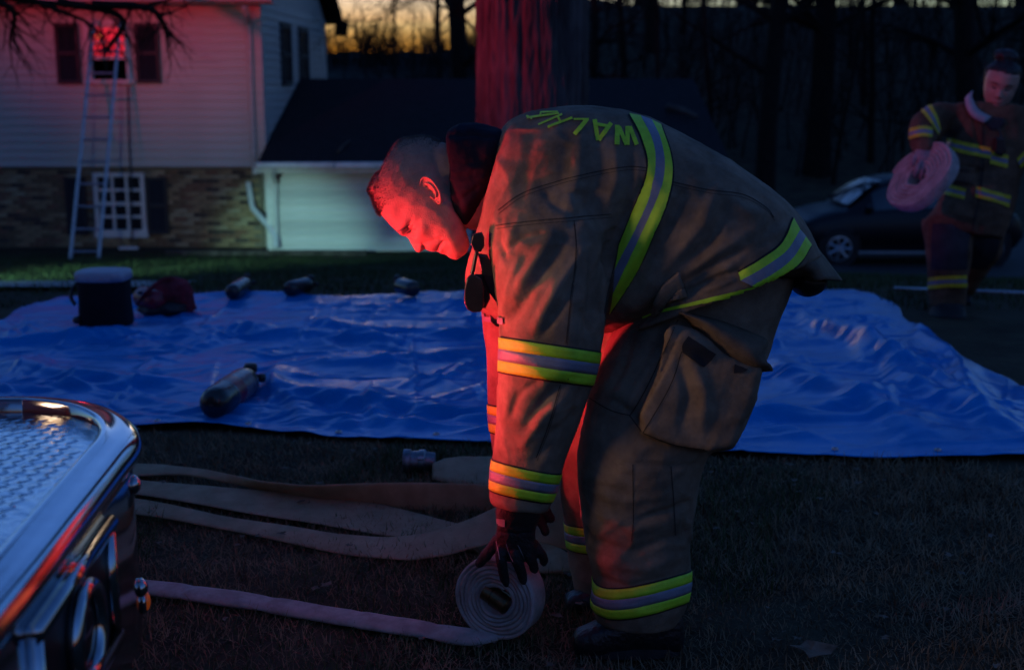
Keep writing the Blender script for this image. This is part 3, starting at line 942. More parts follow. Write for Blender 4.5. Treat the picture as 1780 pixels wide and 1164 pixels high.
# a box-pleated crease network: facets between fold lines at several scales
def creases(px_, py_, ang, per, seed, sharp=.06):
    c, s = math.cos(ang), math.sin(ang)
    w = px_ * c + py_ * s + .22 * vnoise(np.stack([px_.ravel() * .9, py_.ravel() * .9, 0 * px_.ravel()], 1), seed).reshape(px_.shape)
    ph = w / per
    d = np.abs(ph - np.round(ph))
    amp = vnoise(np.stack([np.round(ph).ravel() * 3.7, (px_ * -s + py_ * c).ravel() * .8, 0 * px_.ravel()], 1), seed + 3).reshape(px_.shape)
    return amp * np.exp(-(d * per / sharp) ** 2)
p3 = np.stack([tx.ravel(), ty.ravel(), 0 * tx.ravel()], 1)
def rid(sc_, seed, sx=1.0, sy=1.0, rot=0.0):
    c, s = math.cos(rot), math.sin(rot)
    q = np.stack([(p3[:, 0] * c + p3[:, 1] * s) * sx, (-p3[:, 0] * s + p3[:, 1] * c) * sy, p3[:, 2]], 1) * sc_
    q = q + .5 * np.stack([vnoise(q * .7, seed + 5), vnoise(q * .7, seed + 6), 0 * q[:, 0]], 1)
    return (1 - np.abs(vnoise(q, seed)) * 2.0).reshape(tx.shape)
hh = .020 * np.maximum(rid(1.0, 1, 1.0, 1.5), -.2) + .016 * np.maximum(rid(1.7, 2, .7, 1.9, .25), -.1) + .012 * np.maximum(rid(2.4, 7, 1, 1.4, -.8), 0) + .006 * np.maximum(rid(5.0, 4, .8, 1.3, .5), 0)
hh += .022 * creases(tx, ty, 0.10, .62, 1, .035) + .020 * creases(tx, ty, 1.62, .66, 2, .035) + .018 * creases(tx, ty, .75, 1.1, 4, .05) + .018 * creases(tx, ty, 2.45, 1.25, 6, .06)
def tri(ang, per, ph, amp, seed, warp=.10):
    c, s_ = math.cos(ang), math.sin(ang)
    w = tx * c + ty * s_ + warp * vnoise(np.stack([tx.ravel() * .7, ty.ravel() * .7, 0 * tx.ravel()], 1), seed).reshape(tx.shape)
    t = w / per + ph
    m_ = .5 + .5 * vnoise(np.stack([tx.ravel() * .6, ty.ravel() * .6, 0 * tx.ravel()], 1), seed + 9).reshape(tx.shape)
    return amp * m_ * (np.abs(t - np.floor(t) - .5) * 2)
hh = .20 * hh
for ang, per, ph, amp, sd_ in ((1.35, 1.3, .1, .022, 51), (.25, 1.7, .4, .020, 52), (2.2, 1.5, .7, .022, 53), (.8, .8, .2, .012, 54), (1.8, .6, .3, .010, 55), (2.75, .55, .6, .010, 56)):
    hh += .7 * tri(ang, per, ph, amp, sd_)
# straight sharp creases of every length, as in unfolded sheet plastic
rsx = random.Random(77)
for k in range(700):
    cxx, cyy = rsx.uniform(-3.0, 2.4), rsx.uniform(4.1, 8.4)
    an = rsx.choice((rsx.gauss(0.08, .25), rsx.gauss(0.08, .25), rsx.gauss(1.5, .3), rsx.gauss(-.7, .35), rsx.gauss(.75, .35)))
    L_ = rsx.uniform(.14, .75) * (1.6 if rsx.random() < .2 else 1); w_ = rsx.uniform(.012, .05); hgt = rsx.uniform(.004, .017) * rsx.choice((1, 1, -.8)) * (.5 + w_ / .05)
    c, s_ = math.cos(an), math.sin(an)
    ix = (np.abs(tx - cxx) < L_ + .1) & (np.abs(ty - cyy) < L_ + .1)
    t = (tx[ix] - cxx) * c + (ty[ix] - cyy) * s_; q = -(tx[ix] - cxx) * s_ + (ty[ix] - cyy) * c
    tent = np.maximum(0, 1 - np.where(q > 0, q / w_, -q / (w_ * rsx.uniform(1.2, 3.5)))) * np.maximum(0, 1 - np.abs(t) / L_) ** .7
    hh[ix] += hgt * tent
# factory fold lines in a grid
for a_, per, ph in ((0.06, .61, .2), (1.60, .56, .35)):
    w = tx * math.cos(a_) + ty * math.sin(a_) + .03 * np.sin(tx * 2.1 + ty * 1.3)
    d = np.abs((w / per + ph) - np.round(w / per + ph)) * per
    hh += .011 * np.maximum(0, 1 - d / .022) * (.55 + .45 * np.sin(tx * 3.3 + ty * 2.7 + a_))
hh -= .012
# long diagonal folds on the right-hand part as in the photograph
def fold(a, b, w, h):
    a = np.array(PZ(*a, -.03))[:2]; b = np.array(PZ(*b, -.03))[:2]
    d = b - a; L = np.hypot(*d); d = d / L
    t = (tx - a[0]) * d[0] + (ty - a[1]) * d[1]; s = (tx - a[0]) * -d[1] + (ty - a[1]) * d[0]
    s = s + .04 * np.sin(t * 5)
    return h * np.exp(-(s / w) ** 2 * np.where(s > 0, 1, 4)) * sstep(-.3, .1, t) * (1 - sstep(L - .2, L + .25, t))
for a, b, w, h in (((1345, 640), (1590, 780), .14, .055), ((1440, 560), (1690, 760), .10, .05), ((1400, 540), (1520, 640), .09, .045), ((1330, 745), (1560, 700), .10, .035), ((1250, 740), (1390, 745), .08, .035), ((1500, 600), (1760, 770), .08, .04), ((1600, 560), (1700, 690), .07, .04), ((420, 570), (700, 600), .12, .035), ((560, 640), (840, 620), .12, .04), ((500, 700), (820, 745), .10, .04), ((30, 640), (300, 690), .12, .04), ((560, 560), (860, 590), .10, .035), ((20, 600), (200, 575), .1, .05), ((480, 650), (510, 760), .07, .03), ((650, 700), (680, 770), .06, .03)):
    hh += fold(a, b, w, h)
edge = np.minimum(np.minimum(u, 1 - u) * 5.2, np.minimum(v, 1 - v) * 3.8)
hh = np.maximum(hh, -.004) * (.35 + .65 * sstep(0, .25, edge)) + .012
hh += .03 * sstep(.12, 0, edge) * np.maximum(0, vnoise(np.stack([tx.ravel() * 3, ty.ravel() * 3, 0 * tx.ravel()], 1), 31).reshape(tx.shape))
tz = ground_z(tx, ty) + hh
me = grid_mesh('tarp', np.stack([tx, ty, tz], -1))
tarp = tag(obj('tarp', me, M['tarp'], smooth=True), 'crumpled blue plastic tarp spread on the lawn', 'tarp')
sm = tarp.modifiers.new('thickness', 'SOLIDIFY'); sm.thickness = .003; sm.offset = -1
def tarp_z(x, y):
    d = (tx - x) ** 2 + (ty - y) ** 2
    return float(tz.ravel()[np.argmin(d)])

gm = bm_mesh('grommet', lathe(bmesh.new(), [(0, .006), (0, .013), (.004, .012), (.005, .008), (.003, .006)], (0, 0, 0), (0, 0, 1), 16, False)); gm.materials.append(M['alu'])
for k in range(14):
    uu = int((k + .5) / 14 * (na - 1)); q = np.stack([tx, ty, tz], -1)[uu, 6]
    place('grommet', gm, tarp, tuple(q + np.array([0, 0, .004])))
# ---- air bottles
def air_bottle(foot, top, r, label, bands=True, group='air bottles on the tarp'):
    foot, top = Vector(foot), Vector(top)
    L = (top - foot).length; ax = (top - foot).normalized()
    t = thing('air_bottle', label, 'air bottle', foot, group)
    pr = [(0, r * .10), (.002, r * .42), (L * .02, r * .68), (L * .055, r * .86), (L * .10, r * .96), (L * .16, r), (L * .78, r), (L * .85, r * .95), (L * .90, r * .82), (L * .94, r * .58), (L * .97, r * .34)]
    obj('cylinder', lathe(bmesh.new(), pr, foot, ax, 32), M['bottle'], t, smooth=True)
    obj('foot_plug', lathe(bmesh.new(), [(-.004, r * .12), (.001, r * .13), (.004, r * .13)], foot, ax, 12), M['black'], t, smooth=True)
    if bands: obj('label_band', lathe(bmesh.new(), [(L * .30, r * 1.004), (L * .31, r * 1.008), (L * .74, r * 1.008), (L * .75, r * 1.004)], foot, ax, 32, False), M['label_w'], t, smooth=True)
    if bands: obj('red_band', lathe(bmesh.new(), [(L * .33, r * 1.014), (L * .34, r * 1.016), (L * .50, r * 1.016), (L * .505, r * 1.012)], foot, ax, 32, False), M['label_r'], t, smooth=True)
    v_ = obj('valve', lathe(bmesh.new(), [(L * .955, r * .30), (L * .97, r * .34), (L * 1.0, r * .34), (L * 1.03, r * .28), (L * 1.07, r * .26)], foot, ax, 14), M['brass'], t, smooth=True)
    a, b = frame_at(ax)
    side = a if abs(a.z) < .6 else b
    c = foot + ax * (L * 1.02)
    upv = (Vector((0, 0, 1)) - ax * ax.z).normalized()
    obj('handwheel', lathe(bmesh.new(), [(0, r * .2), (.01, r * .42), (.035, r * .45), (.045, r * .36)], c + upv * r * .25, upv, 14), M['black'], t, smooth=True)
    obj('gauge', lathe(bmesh.new(), [(0, r * .18), (.03, r * .3), (.045, r * .26)], c + (ax.cross(upv)) * r * .25, ax.cross(upv), 14), M['black'], t, smooth=True)
    return t
def lie(px, py, dirv, L, r, label, bands=False):
    q = PZ(px, py, gz(0, 6) )
    for _ in range(5):
        q = PZ(px, py, tarp_z(q.x, q.y))
    q = Vector((q.x, q.y, tarp_z(q.x, q.y) + r * .96))
    d = Vector(dirv).normalized()
    return air_bottle(q, q + d * L, r, label, bands)
lie(368, 726, (.10, 1, -.02), .50, .066, 'worn dark air bottle with red band lying mid tarp', True)
lie(402, 524, (.05, 1, 0), .40, .052, 'round-ended dark air bottle, leftmost on the far tarp edge')
lie(500, 517, (.45, .9, .0), .26, .052, 'short pale air bottle in the middle of the far tarp edge')
lie(722, 517, (-.55, .85, 0), .24, .052, 'dark air bottle at the far tarp edge nearest the bent head')

# ---- cooler
cq = PZ(186, 566, -.05); cq.z = tarp_z(cq.x, cq.y) - .005
cooler = thing('cooler', 'dark drum cooler with pale lid on the far left of the tarp', 'cooler', cq)
def rr_loft(bm, c, levels, seg=40, e=3.2):
    """levels: (z, half x, half y); rounded-square sections"""
    rings = []
    for z, a, b in levels:
        ring = []
        for k in range(seg):
            w = 2 * math.pi * k / seg
            cw, sw_ = math.cos(w), math.sin(w)
            f = (abs(cw) ** e + abs(sw_) ** e) ** (-1 / e)
            ring.append(bm.verts.new((c[0] + a * f * cw, c[1] + b * f * sw_, c[2] + z)))
        rings.append(ring)
    for i in range(len(rings) - 1):
        for k in range(seg):
            bm.faces.new([rings[i][k], rings[i][(k + 1) % seg], rings[i + 1][(k + 1) % seg], rings[i + 1][k]])
    bm.faces.new(list(reversed(rings[0]))); bm.faces.new(rings[-1])
    return bm
obj('body', rr_loft(bmesh.new(), cq, [(0, .130, .115), (.01, .140, .125), (.03, .142, .128), (.15, .135, .12), (.255, .138, .122), (.27, .134, .118)]), M['cooler'], cooler, smooth=True)
lid = obj('lid', rr_loft(bmesh.new(), cq, [(.262, .140, .125), (.266, .146, .131), (.30, .147, .132), (.312, .140, .125), (.318, .10, .09)]), M['lid'], cooler, smooth=True)
obj('spout_cap', rr_loft(bmesh.new(), cq + Vector((.105, -.10, 0)), [(.272, .035, .025), (.274, .038, .03), (.305, .038, .03), (.31, .03, .024)]), M['lid'], lid, smooth=True)
obj('handle', tube(bmesh.new(), catmull([cq + Vector((-.14, 0, .25)), cq + Vector((-.165, -.03, .22)), cq + Vector((-.17, -.06, .17)), cq + Vector((-.145, -.07, .13))], 10), .010, 8), M['black'], cooler, smooth=True)
obj('tap', lathe(bmesh.new(), [(0, .022), (.03, .02), (.04, .012)], cq + Vector((-.115, -.09, .05)), (-.8, -.6, 0), 12), M['black'], cooler, smooth=True)

# ---- red harness pack with a bottle in it
pq = PZ(275, 546, -.08); pq.z = tarp_z(pq.x, pq.y)
pack = thing('harness_pack', 'dark red air pack slumped beside the cooler', 'air pack', pq)
def lump(c, rad, seed, amp=.16, n=4):
    bm = bmesh.new()
    bmesh.ops.create_icosphere(bm, subdivisions=n, radius=1)
    co = np.array([v_.co for v_ in bm.verts])
    d = 1 + amp * fbm(co * 1.8, seed, 4) 
    for v_, k in zip(bm.verts, d):
        q = Vector((v_.co.x * rad[0] * k, v_.co.y * rad[1] * k, v_.co.z * rad[2] * k))
        if q.z < -rad[2] * .75: q.z = -rad[2] * .75
        v_.co = q + Vector(c)
    return bm
obj('bag', lump(pq + Vector((.07, .05, .085)), (.135, .11, .115), 3), M['packred'], pack, smooth=True)
obj('flap', lump(pq + Vector((.15, -.02, .07)), (.085, .06, .105), 8, .3), M['packred'], pack, smooth=True)
obj('base_pouch', lump(pq + Vector((.05, -.04, .035)), (.15, .09, .05), 9), M['black'], pack, smooth=True)
obj('bottle', lathe(bmesh.new(), [(0, .012), (.004, .035), (.02, .055), (.05, .065), (.20, .065), (.22, .05)], pq + Vector((.055, -.115, .085)), (-.75, .65, .05), 24), M['label_r'], pack, smooth=True)
bm = tube(bmesh.new(), catmull([pq + Vector((-.1, -.05, .06)), pq + Vector((-.02, -.12, .15)), pq + Vector((.06, 0, .205)), pq + Vector((.16, .06, .15)), pq + Vector((.22, 0, .02))], 24), .018, 6, True, .3)
obj('strap', bm, M['packred'], pack, smooth=True)
obj('buckle', box(pq.x - .07, pq.x - .035, pq.y - .155, pq.y - .145, pq.z + .14, pq.z + .16, .003), M['chrome'], pack)

# ---- hoses
def ribbon(name, ea, eb, mtl, parent=None, n=90, thick=.011, label=None):
    """flat hose from two edge polylines of (px,py,z)"""
    A = catmull([tuple(PZ(*p_)) for p_ in ea], n); B = catmull([tuple(PZ(*p_)) for p_ in eb], n)
    bm = bmesh.new()
    rings = []
    m = 10
    for i in range(n):
        a, b = Vector(A[i]), Vector(B[i])
        t = Vector(A[min(i + 1, n - 1)]) - Vector(A[max(i - 1, 0)])
        wv = (a - b); nrm = wv.cross(t)
        if nrm.length < 1e-9: nrm = Vector((0, 0, 1))
        nrm.normalize()
        c = (a + b) / 2; hw = wv / 2
        jig = .0035 * mnoise.noise(Vector((i * .13, 3.1, len(name))))
        ring = []
        for k in range(m * 2):
            w = 2 * math.pi * k / (m * 2)
            f = abs(math.cos(w)) ** .35 * (1 if math.cos(w) > 0 else -1)
            ring.append(bm.verts.new(c + hw * f + nrm * (thick * .5 * math.sin(w) + jig)))
        rings.append(ring)
    for i in range(n - 1):
        for k in range(m * 2):
            bm.faces.new([rings[i][k], rings[i][(k + 1) % (m * 2)], rings[i + 1][(k + 1) % (m * 2)], rings[i + 1][k]])
    bm.faces.new(rings[-1]); bm.faces.new(list(reversed(rings[0])))
    bmesh.ops.recalc_face_normals(bm, faces=bm.faces)
    o = obj(name, bm, mtl, parent, smooth=True)
    return o
tag(ribbon('fire_hose', [(-420, 770, .018), (-150, 795, .018), (60, 815, .018), (240, 834, .018), (430, 850, .02), (620, 868, .02), (780, 906, .018), (905, 930, .016)], [(-420, 790, .012), (-150, 818, .012), (60, 842, .012), (240, 859, .012), (440, 893, .012), (640, 925, .012), (780, 948, .012), (905, 975, .012)], M['hose_tan']), 'flat tan fire hose strand in the middle of the three', 'fire hose', 'tan fire hoses on the grass')
t = thing('fire_hose', 'flat tan fire hose nearest the camera, curling up behind the gloved hand', 'fire hose', PZ(690, 972, 0), 'tan fire hoses on the grass')
ribbon('hose', [(-420, 792, .024), (-150, 820, .024), (60, 842, .024), (240, 867, .022), (400, 898, .022), (540, 920, .024), (640, 932, .026), (720, 930, .034), (800, 908, .06), (870, 878, .10), (940, 850, .16), (998, 836, .20), (1026, 860, .20)], [(-420, 812, .010), (-150, 846, .010), (60, 872, .010), (240, 894, .010), (400, 921, .010), (560, 956, .010), (690, 972, .012), (760, 968, .018), (820, 953, .03), (880, 940, .04), (940, 943, .05), (1000, 962, .03), (1030, 985, .03)], M['hose_tan'], t, 130)
ribbon('hose_end', [(905, 938, .03), (950, 945, .03), (985, 960, .03), (1006, 975, .03)], [(900, 990, .012), (950, 995, .012), (985, 994, .012), (1003, 985, .012)], M['hose_tan'], t, 40, .02)
t = thing('fire_hose', 'twisted tan fire hose strand farthest back, standing on edge at right', 'fire hose', PZ(460, 845, 0), 'tan fire hoses on the grass')
ribbon('hose', [(-420, 752, .022), (-150, 780, .022), (60, 800, .022), (240, 806, .022), (320, 811, .03), (400, 824, .05), (470, 838, .07), (560, 842, .085), (700, 838, .095), (860, 842, .095), (960, 850, .095)], [(-420, 770, .012), (-150, 800, .012), (60, 822, .012), (240, 827, .012), (310, 824, .02), (390, 838, .025), (460, 852, .012), (560, 872, .004), (700, 884, .004), (860, 890, .004), (960, 895, .004)], M['hose_tan'], t, 110)
t = thing('fire_hose', 'tan fire hose end with a silver coupling by the tarp edge', 'fire hose', PZ(730, 830, 0), 'tan fire hoses on the grass')
ribbon('hose', [(752, 806, .05), (775, 798, .055), (800, 795, .06), (860, 795, .06), (980, 800, .06)], [(752, 832, .02), (775, 838, .015), (800, 842, .012), (860, 848, .012), (980, 850, .012)], M['hose_tan'], t, 50, .025)
c0, c1 = P(701, 815, 4.03), P(757, 812, 4.03)
L = (c1 - c0).length; r_ = .043
c0.z = c1.z = gz(0, 4) + r_
M['alu_dull'] = mat('dull_aluminium', (0.20, 0.21, 0.24), 0.45, metal=1.0, var=0.3, vscale=40)
cp = obj('coupling', lathe(bmesh.new(), [(0, r_ * .72), (.002, r_ * .98), (.012, r_ * 1.02), (.026, r_ * .98), (.028, r_ * .86), (L * .48, r_ * .86), (L * .50, r_ * .92), (L * .66, r_ * .94), (L * .70, r_ * .84), (L * .9, r_ * .74), (L, r_ * .70)], c0, c1 - c0, 28), M['alu_dull'], t, smooth=False)
lugm = bm_mesh('lug', box(-.012, .012, -.006, .006, -.005, .012, .003)); lugm.materials.append(M['alu'])
for k in range(3):
    w = k * 2.09 + .5
    place('lug', lugm, cp, c0 + (c1 - c0) * .58 + Vector((0, math.cos(w) * r_ * .95, math.sin(w) * r_ * .95)), (w - 1.57, 0, 0))

# white hose: a roll standing under the glove, its tail running off to the left
RC = P(872, 1056, 2.76)                 # centre of the visible face
nrm = Vector((-.46, -.89, 0)).normalized(); tan = Vector((nrm.y, -nrm.x, 0)) * -1
tan = Vector((0, 0, 1)).cross(nrm).normalized()     # image right
ROUT = .111
RC.z = ROUT + .002
roll = thing('hose_roll', 'rolled white fire hose held on edge under the black glove', 'hose roll', (RC.x, RC.y, 0), 'white fire hoses')
HW = .066
turns = 6.6
bm = bmesh.new()
n = 420
r_in = .037
rings = []
pitch = (ROUT - .006 - r_in) / turns
for i in range(n):
    s = i / (n - 1)
    th = -2 * math.pi * turns * s
    ph0 = -math.pi / 2 - .0
    ang = ph0 - (2 * math.pi * turns * (1 - s))    # ends at the bottom
    r_ = r_in + (ROUT - .006 - r_in) * s
    r_ *= 1 + .036 * math.sin(ang * 2 + .6) * (1 - s * .7) + .028 * math.sin(ang * 3 + s * 4) * (1 - s)
    er = tan * math.cos(ang) + Vector((0, 0, 1)) * math.sin(ang)
    c = RC + er * r_
    # section: double-jacket flattened hose, rounded ends; two lips
    hv = pitch * .495
    ring = []
    wob = .0022 * math.sin(i * .37) + .002 * mnoise.noise(Vector((i * .05, 0, 0)))
    for a, b in ((-.5, -.25), (-.52, 0), (-.5, .25), (-.485, .9), (-.40, 1), (.40, 1), (.5, .6), (.5, -.6), (.40, -1), (-.40, -1), (-.485, -.9)):
        ring.append(bm.verts.new(c - nrm * (a * HW + wob) + er * (b * hv)))
    rings.append(ring)
m = len(rings[0])
for i in range(n - 1):
    for k in range(m):
        bm.faces.new([rings[i][k], rings[i][(k + 1) % m], rings[i + 1][(k + 1) % m], rings[i + 1][k]])
bm.faces.new(rings[0]); bm.faces.new(list(reversed(rings[-1])))
bmesh.ops.recalc_face_normals(bm, faces=bm.faces)
obj('rolled_hose', bm, M['hose_white'], roll, smooth=True)
# tail
tl = catmull([tuple(RC + Vector((0, 0, -ROUT + .02)) + nrm * -.033), tuple(PZ(822, 1106, .014)), tuple(PZ(740, 1094, .016)), tuple(PZ(660, 1082, .018)), tuple(PZ(560, 1066, .018)), tuple(PZ(450, 1047, .02)), tuple(PZ(360, 1034, .02)), tuple(PZ(262, 1021, .02)), tuple(PZ(120, 1008, .02)), tuple(PZ(-150, 985, .02)), tuple(PZ(-420, 950, .02))], 120)
bm = bmesh.new(); rings = []
for i in range(120):
    p_ = Vector(tl[i]); t_ = Vector(tl[min(i + 1, 119)]) - Vector(tl[max(i - 1, 0)]); a, b = frame_at(t_)
    kink = sum(math.exp(-((i - c_) / 1.3) ** 2) for c_ in (22, 41, 58, 76, 93))
    ring = []
    for k in range(20):
        w = 2 * math.pi * k / 20
        ca, sa = math.cos(w), math.sin(w)
        ring.append(bm.verts.new(p_ + a * (.037 * (1 + .03 * math.sin(i * .21)) * abs(ca) ** .8 * (1 if ca > 0 else -1)) + b * ((.0135 - .0045 * kink + .0012 * math.sin(i * .5)) * sa)))
    rings.append(ring)
for i in range(119):
    for k in range(20):
        bm.faces.new([rings[i][k], rings[i][(k + 1) % 20], rings[i + 1][(k + 1) % 20], rings[i + 1][k]])
bmesh.ops.recalc_face_normals(bm, faces=bm.faces)
obj('hose_tail', bm, M['hose_white'], roll, smooth=True)
# coupling in the eye of the roll
ca_ = RC + tan * -.034 + Vector((0, 0, .016)) + nrm * .024; cb_ = RC + tan * .030 + Vector((0, 0, -.012)) + nrm * .024
ax_ = (cb_ - ca_); L = ax_.length
cpl = obj('coupling', lathe(bmesh.new(), [(0, .017), (.002, .0215), (.022, .0215), (.023, .0195), (.026, .0195), (.027, .0235), (L - .004, .0235), (L, .020)], ca_, ax_, 28), M['brass'], roll)

# ---- parked car -----------------------------------------------------------
CY = 20.2
car = thing('parked_car', 'dark rounded car parked on the driveway behind the walking firefighter', 'car', (P(1590, 460, CY).x, CY + .85, gz(6, CY + .8)))
cx0 = P(1385, 420, CY).x; CS = (P(1785, 420, CY).x - cx0)
ZG = gz(6.2, CY + .5) + .03
def cX(f): return cx0 + f * CS
st = [(0, .34, .50, .52), (.02, .26, .62, .66), (.06, .22, .72, .78), (.12, .20, .78, .87), (.19, .20, .83, .93), (.22, .20, .86, .95), (.30, .19, .88, 1.18), (.38, .19, .90, 1.37), (.46, .19, .91, 1.44), (.56, .19, .92, 1.45), (.66, .19, .92, 1.41), (.75, .19, .92, 1.30), (.84, .20, .92, 1.12), (.92, .22, .90, .96), (.97, .28, .78, .82), (1.0, .38, .60, .62)]
S_ = catmull(st, 46)
W_ = .86
bm = bmesh.new(); rings = []
for f, zb, zs, zr in S_:
    pinch = 1 - .22 * max(0, (.08 - f) / .08) ** 1.5 - .18 * max(0, (f - .92) / .08) ** 1.5
    gh = max(0, min(1, (zr - zs - .06) / .25))
    half = [(0, zb), (W_ * .80, zb), (W_ * .96, zb + .08), (W_, (zb + zs) / 2), (W_ * .985, zs - .04), (W_ * .95, zs), (W_ * (.90 - .08 * gh), zs + (zr - zs) * .5), (W_ * (.80 - .12 * gh), zr - (zr - zs) * .12), (W_ * (.68 - .12 * gh), zr - .01 * gh), (0, zr + .015)]
    ring = []
    for w, z in half: ring.append(bm.verts.new((cX(f), CY + W_ - w * pinch, ZG + z)))
    for w, z in reversed(half[1:-1]): ring.append(bm.verts.new((cX(f), CY + W_ + w * pinch, ZG + z)))
    rings.append(ring)
m = len(rings[0])
for i in range(len(rings) - 1):
    for k in range(m):
        bm.faces.new([rings[i][k], rings[i][(k + 1) % m], rings[i + 1][(k + 1) % m], rings[i + 1][k]])
bm.faces.new(rings[0]); bm.faces.new(list(reversed(rings[-1])))
bmesh.ops.recalc_face_normals(bm, faces=bm.faces)
body = obj('body', bm, M['carpaint'], car, smooth=True)
# glass set on the greenhouse: windscreen, side windows
def patch(fa, fb, side, lo, hi, name, lift=.008):
    bm = bmesh.new()
    def at(f, s):
        q = np.array([np.interp(f, S_[:, 0], S_[:, j]) for j in (1, 2, 3)]); zs, zr = q[1], q[2]
        gh = max(0, min(1, (zr - zs - .06) / .25))
        wv = [W_ * .95, W_ * (.90 - .08 * gh), W_ * (.80 - .12 * gh)]; zv = [zs, zs + (zr - zs) * .5, zr - (zr - zs) * .12]
        return Vector((cX(f), CY + W_ - side * (np.interp(s, (0, .5, 1), wv) + lift), ZG + np.interp(s, (0, .5, 1), zv)))
    n_ = 8
    for i in range(n_):
        for j in range(4):
            f0, f1 = fa + (fb - fa) * i / n_, fa + (fb - fa) * (i + 1) / n_
            s0, s1 = lo + (hi - lo) * j / 4, lo + (hi - lo) * (j + 1) / 4
            bm.faces.new([bm.verts.new(at(f, s)) for f, s in ((f0, s0), (f1, s0), (f1, s1), (f0, s1))])
    bmesh.ops.remove_doubles(bm, verts=bm.verts, dist=1e-5)
    return obj(name, bm, M['glassdk'], body, smooth=True)
for sd in (1, -1):
    patch(.33, .52, sd, .08, .9, 'side_window'); patch(.54, .72, sd, .08, .9, 'side_window')
bm = bmesh.new()
rows = []
for f in np.linspace(.235, .385, 8):
    zs, zr = np.interp(f, S_[:, 0], S_[:, 2]), np.interp(f, S_[:, 0], S_[:, 3])
    wd = W_ * np.interp(f, (.235, .385), (.80, .60))
    rows.append([bm.verts.new((cX(f) - .03 - .05 * (1 - s * s), CY + W_ - wd * s, ZG + zr + .022 - .03 * s * s * 0)) for s in np.linspace(-1, 1, 9)])
for i in range(7):
    for k in range(8): bm.faces.new([rows[i][k], rows[i][k + 1], rows[i + 1][k + 1], rows[i + 1][k]])
obj('windscreen', bm, M['glassdk'], body, smooth=True)
def wheel(px_, sd):
    x = P(px_, 440, CY).x; c = Vector((x, CY + W_ - sd * (W_ - .10), ZG + .305)); ax = Vector((0, -sd, 0))
    w = obj('wheel', lathe(bmesh.new(), [(-.10, .20), (-.10, .29), (-.08, .305), (.08, .305), (.105, .29), (.11, .215), (.09, .20)], c, ax, 36), M['rubber'], car, smooth=True)
    bm = bmesh.new()
    lathe(bm, [(.06, .02), (.06, .205), (.105, .205), (.108, .185), (.085, .18), (.08, .02)], c, ax, 36)
    for k in range(7):
        a_ = k * 2 * math.pi / 7
        d = Vector((math.cos(a_), 0, math.sin(a_)))
        tube(bm, [c + ax * .10 + d * .03, c + ax * .108 + d * .12, c + ax * .10 + d * .185], [.028, .02, .024], 6)
    lathe(bm, [(.095, .05), (.115, .045), (.118, .02)], c, ax, 16)
    obj('rim', bm, M['rim'], w, smooth=False)
    obj('wheel_arch', lathe(bmesh.new(), [(.075, .345), (.098, .345), (.099, .30), (.078, .30)], c + Vector((0, 0, .01)), ax, 36), M['black'], body, smooth=True)
for px_ in (1459, 1722):
    wheel(px_, 1); wheel(px_, -1)
obj('headlight', lump((cX(.045), CY + .24, ZG + .66), (.10, .09, .085), 1, .02, 3), M['glassdk'], body, smooth=True)
obj('mirror', lump((cX(.31), CY + .0, ZG + .97), (.07, .10, .06), 2, .02, 3), M['carpaint'], body, smooth=True)
obj('sill_trim', box(cX(.27), cX(.74), CY - .012, CY + .02, ZG + .22, ZG + .26, .005), M['rim'], body)

# pole lying on the grass
pz = [PZ(1552, 521, -.17), PZ(1780, 536, -.19), PZ(1860, 541, -.2)]
for q in pz: q.z = gz(q.x, q.y) + .025
tag(obj('pike_pole', tube(bmesh.new(), pz, .016, 8), M['alu'], smooth=True), 'long pale pole lying on the grass at the walking firefighter feet', 'pole')

# ---- fire truck -----------------------------------------------------------
truck = thing('fire_truck', 'polished fire truck bumper with diamond plate deck at the lower left', 'fire truck', (-1.6, 1.0, 0))
ZB = .72
outer = [(-1.32, 2.305), (-.983, 2.305), (-.90, 2.303), (-.80, 2.262), (-.725, 2.19), (-.678, 2.11), (-.652, 2.02), (-.642, 1.90), (-.622, 1.646), (-.604, 1.40), (-.595, 1.1), (-.595, .1), (-.622, -.30), (-.652, -.62), (-.72, -.75), (-.90, -.86), (-1.32, -.865)]
oc = catmull([(*p_, 0) for p_ in outer], 150)[:, :2]
def offs(path, d):
    t = np.gradient(path, axis=0); t /= np.linalg.norm(t, axis=1)[:, None]
    return path + np.stack([t[:, 1], -t[:, 0]], 1) * d      # inward
prof = [(.030, -.40), (.012, -.395), (.000, -.37), (.000, -.065), (.004, -.050), (-.012, -.042), (-.018, -.026), (-.014, -.010), (.000, .000), (.012, .003), (.034, .003), (.038, .008), (.046, .009), (.052, .004), (.054, -.022)]
# the deck lip pulls in beside the front edge
rings = []
sgn = 1.0 if offs(oc, .1)[75][0] < oc[75][0] else -1.0
for d, z in prof:
    q = offs(oc, d * sgn)
    rings.append(np.concatenate([q, np.full((len(q), 1), ZB + z)], 1))
me = grid_mesh('bumper', np.array(rings).transpose(1, 0, 2))
bumper = obj('bumper', me, M['chrome'], truck, smooth=True)
inner = offs(oc, .053 * sgn)
bm = bmesh.new()
vv = [bm.verts.new((p_[0], p_[1], ZB - .020)) for p_ in inner]
bm.faces.new(vv)
bmesh.ops.triangulate(bm, faces=bm.faces)
bmesh.ops.recalc_face_normals(bm, faces=bm.faces)
deck = obj('deck_plate', bm, M['plate'], truck)
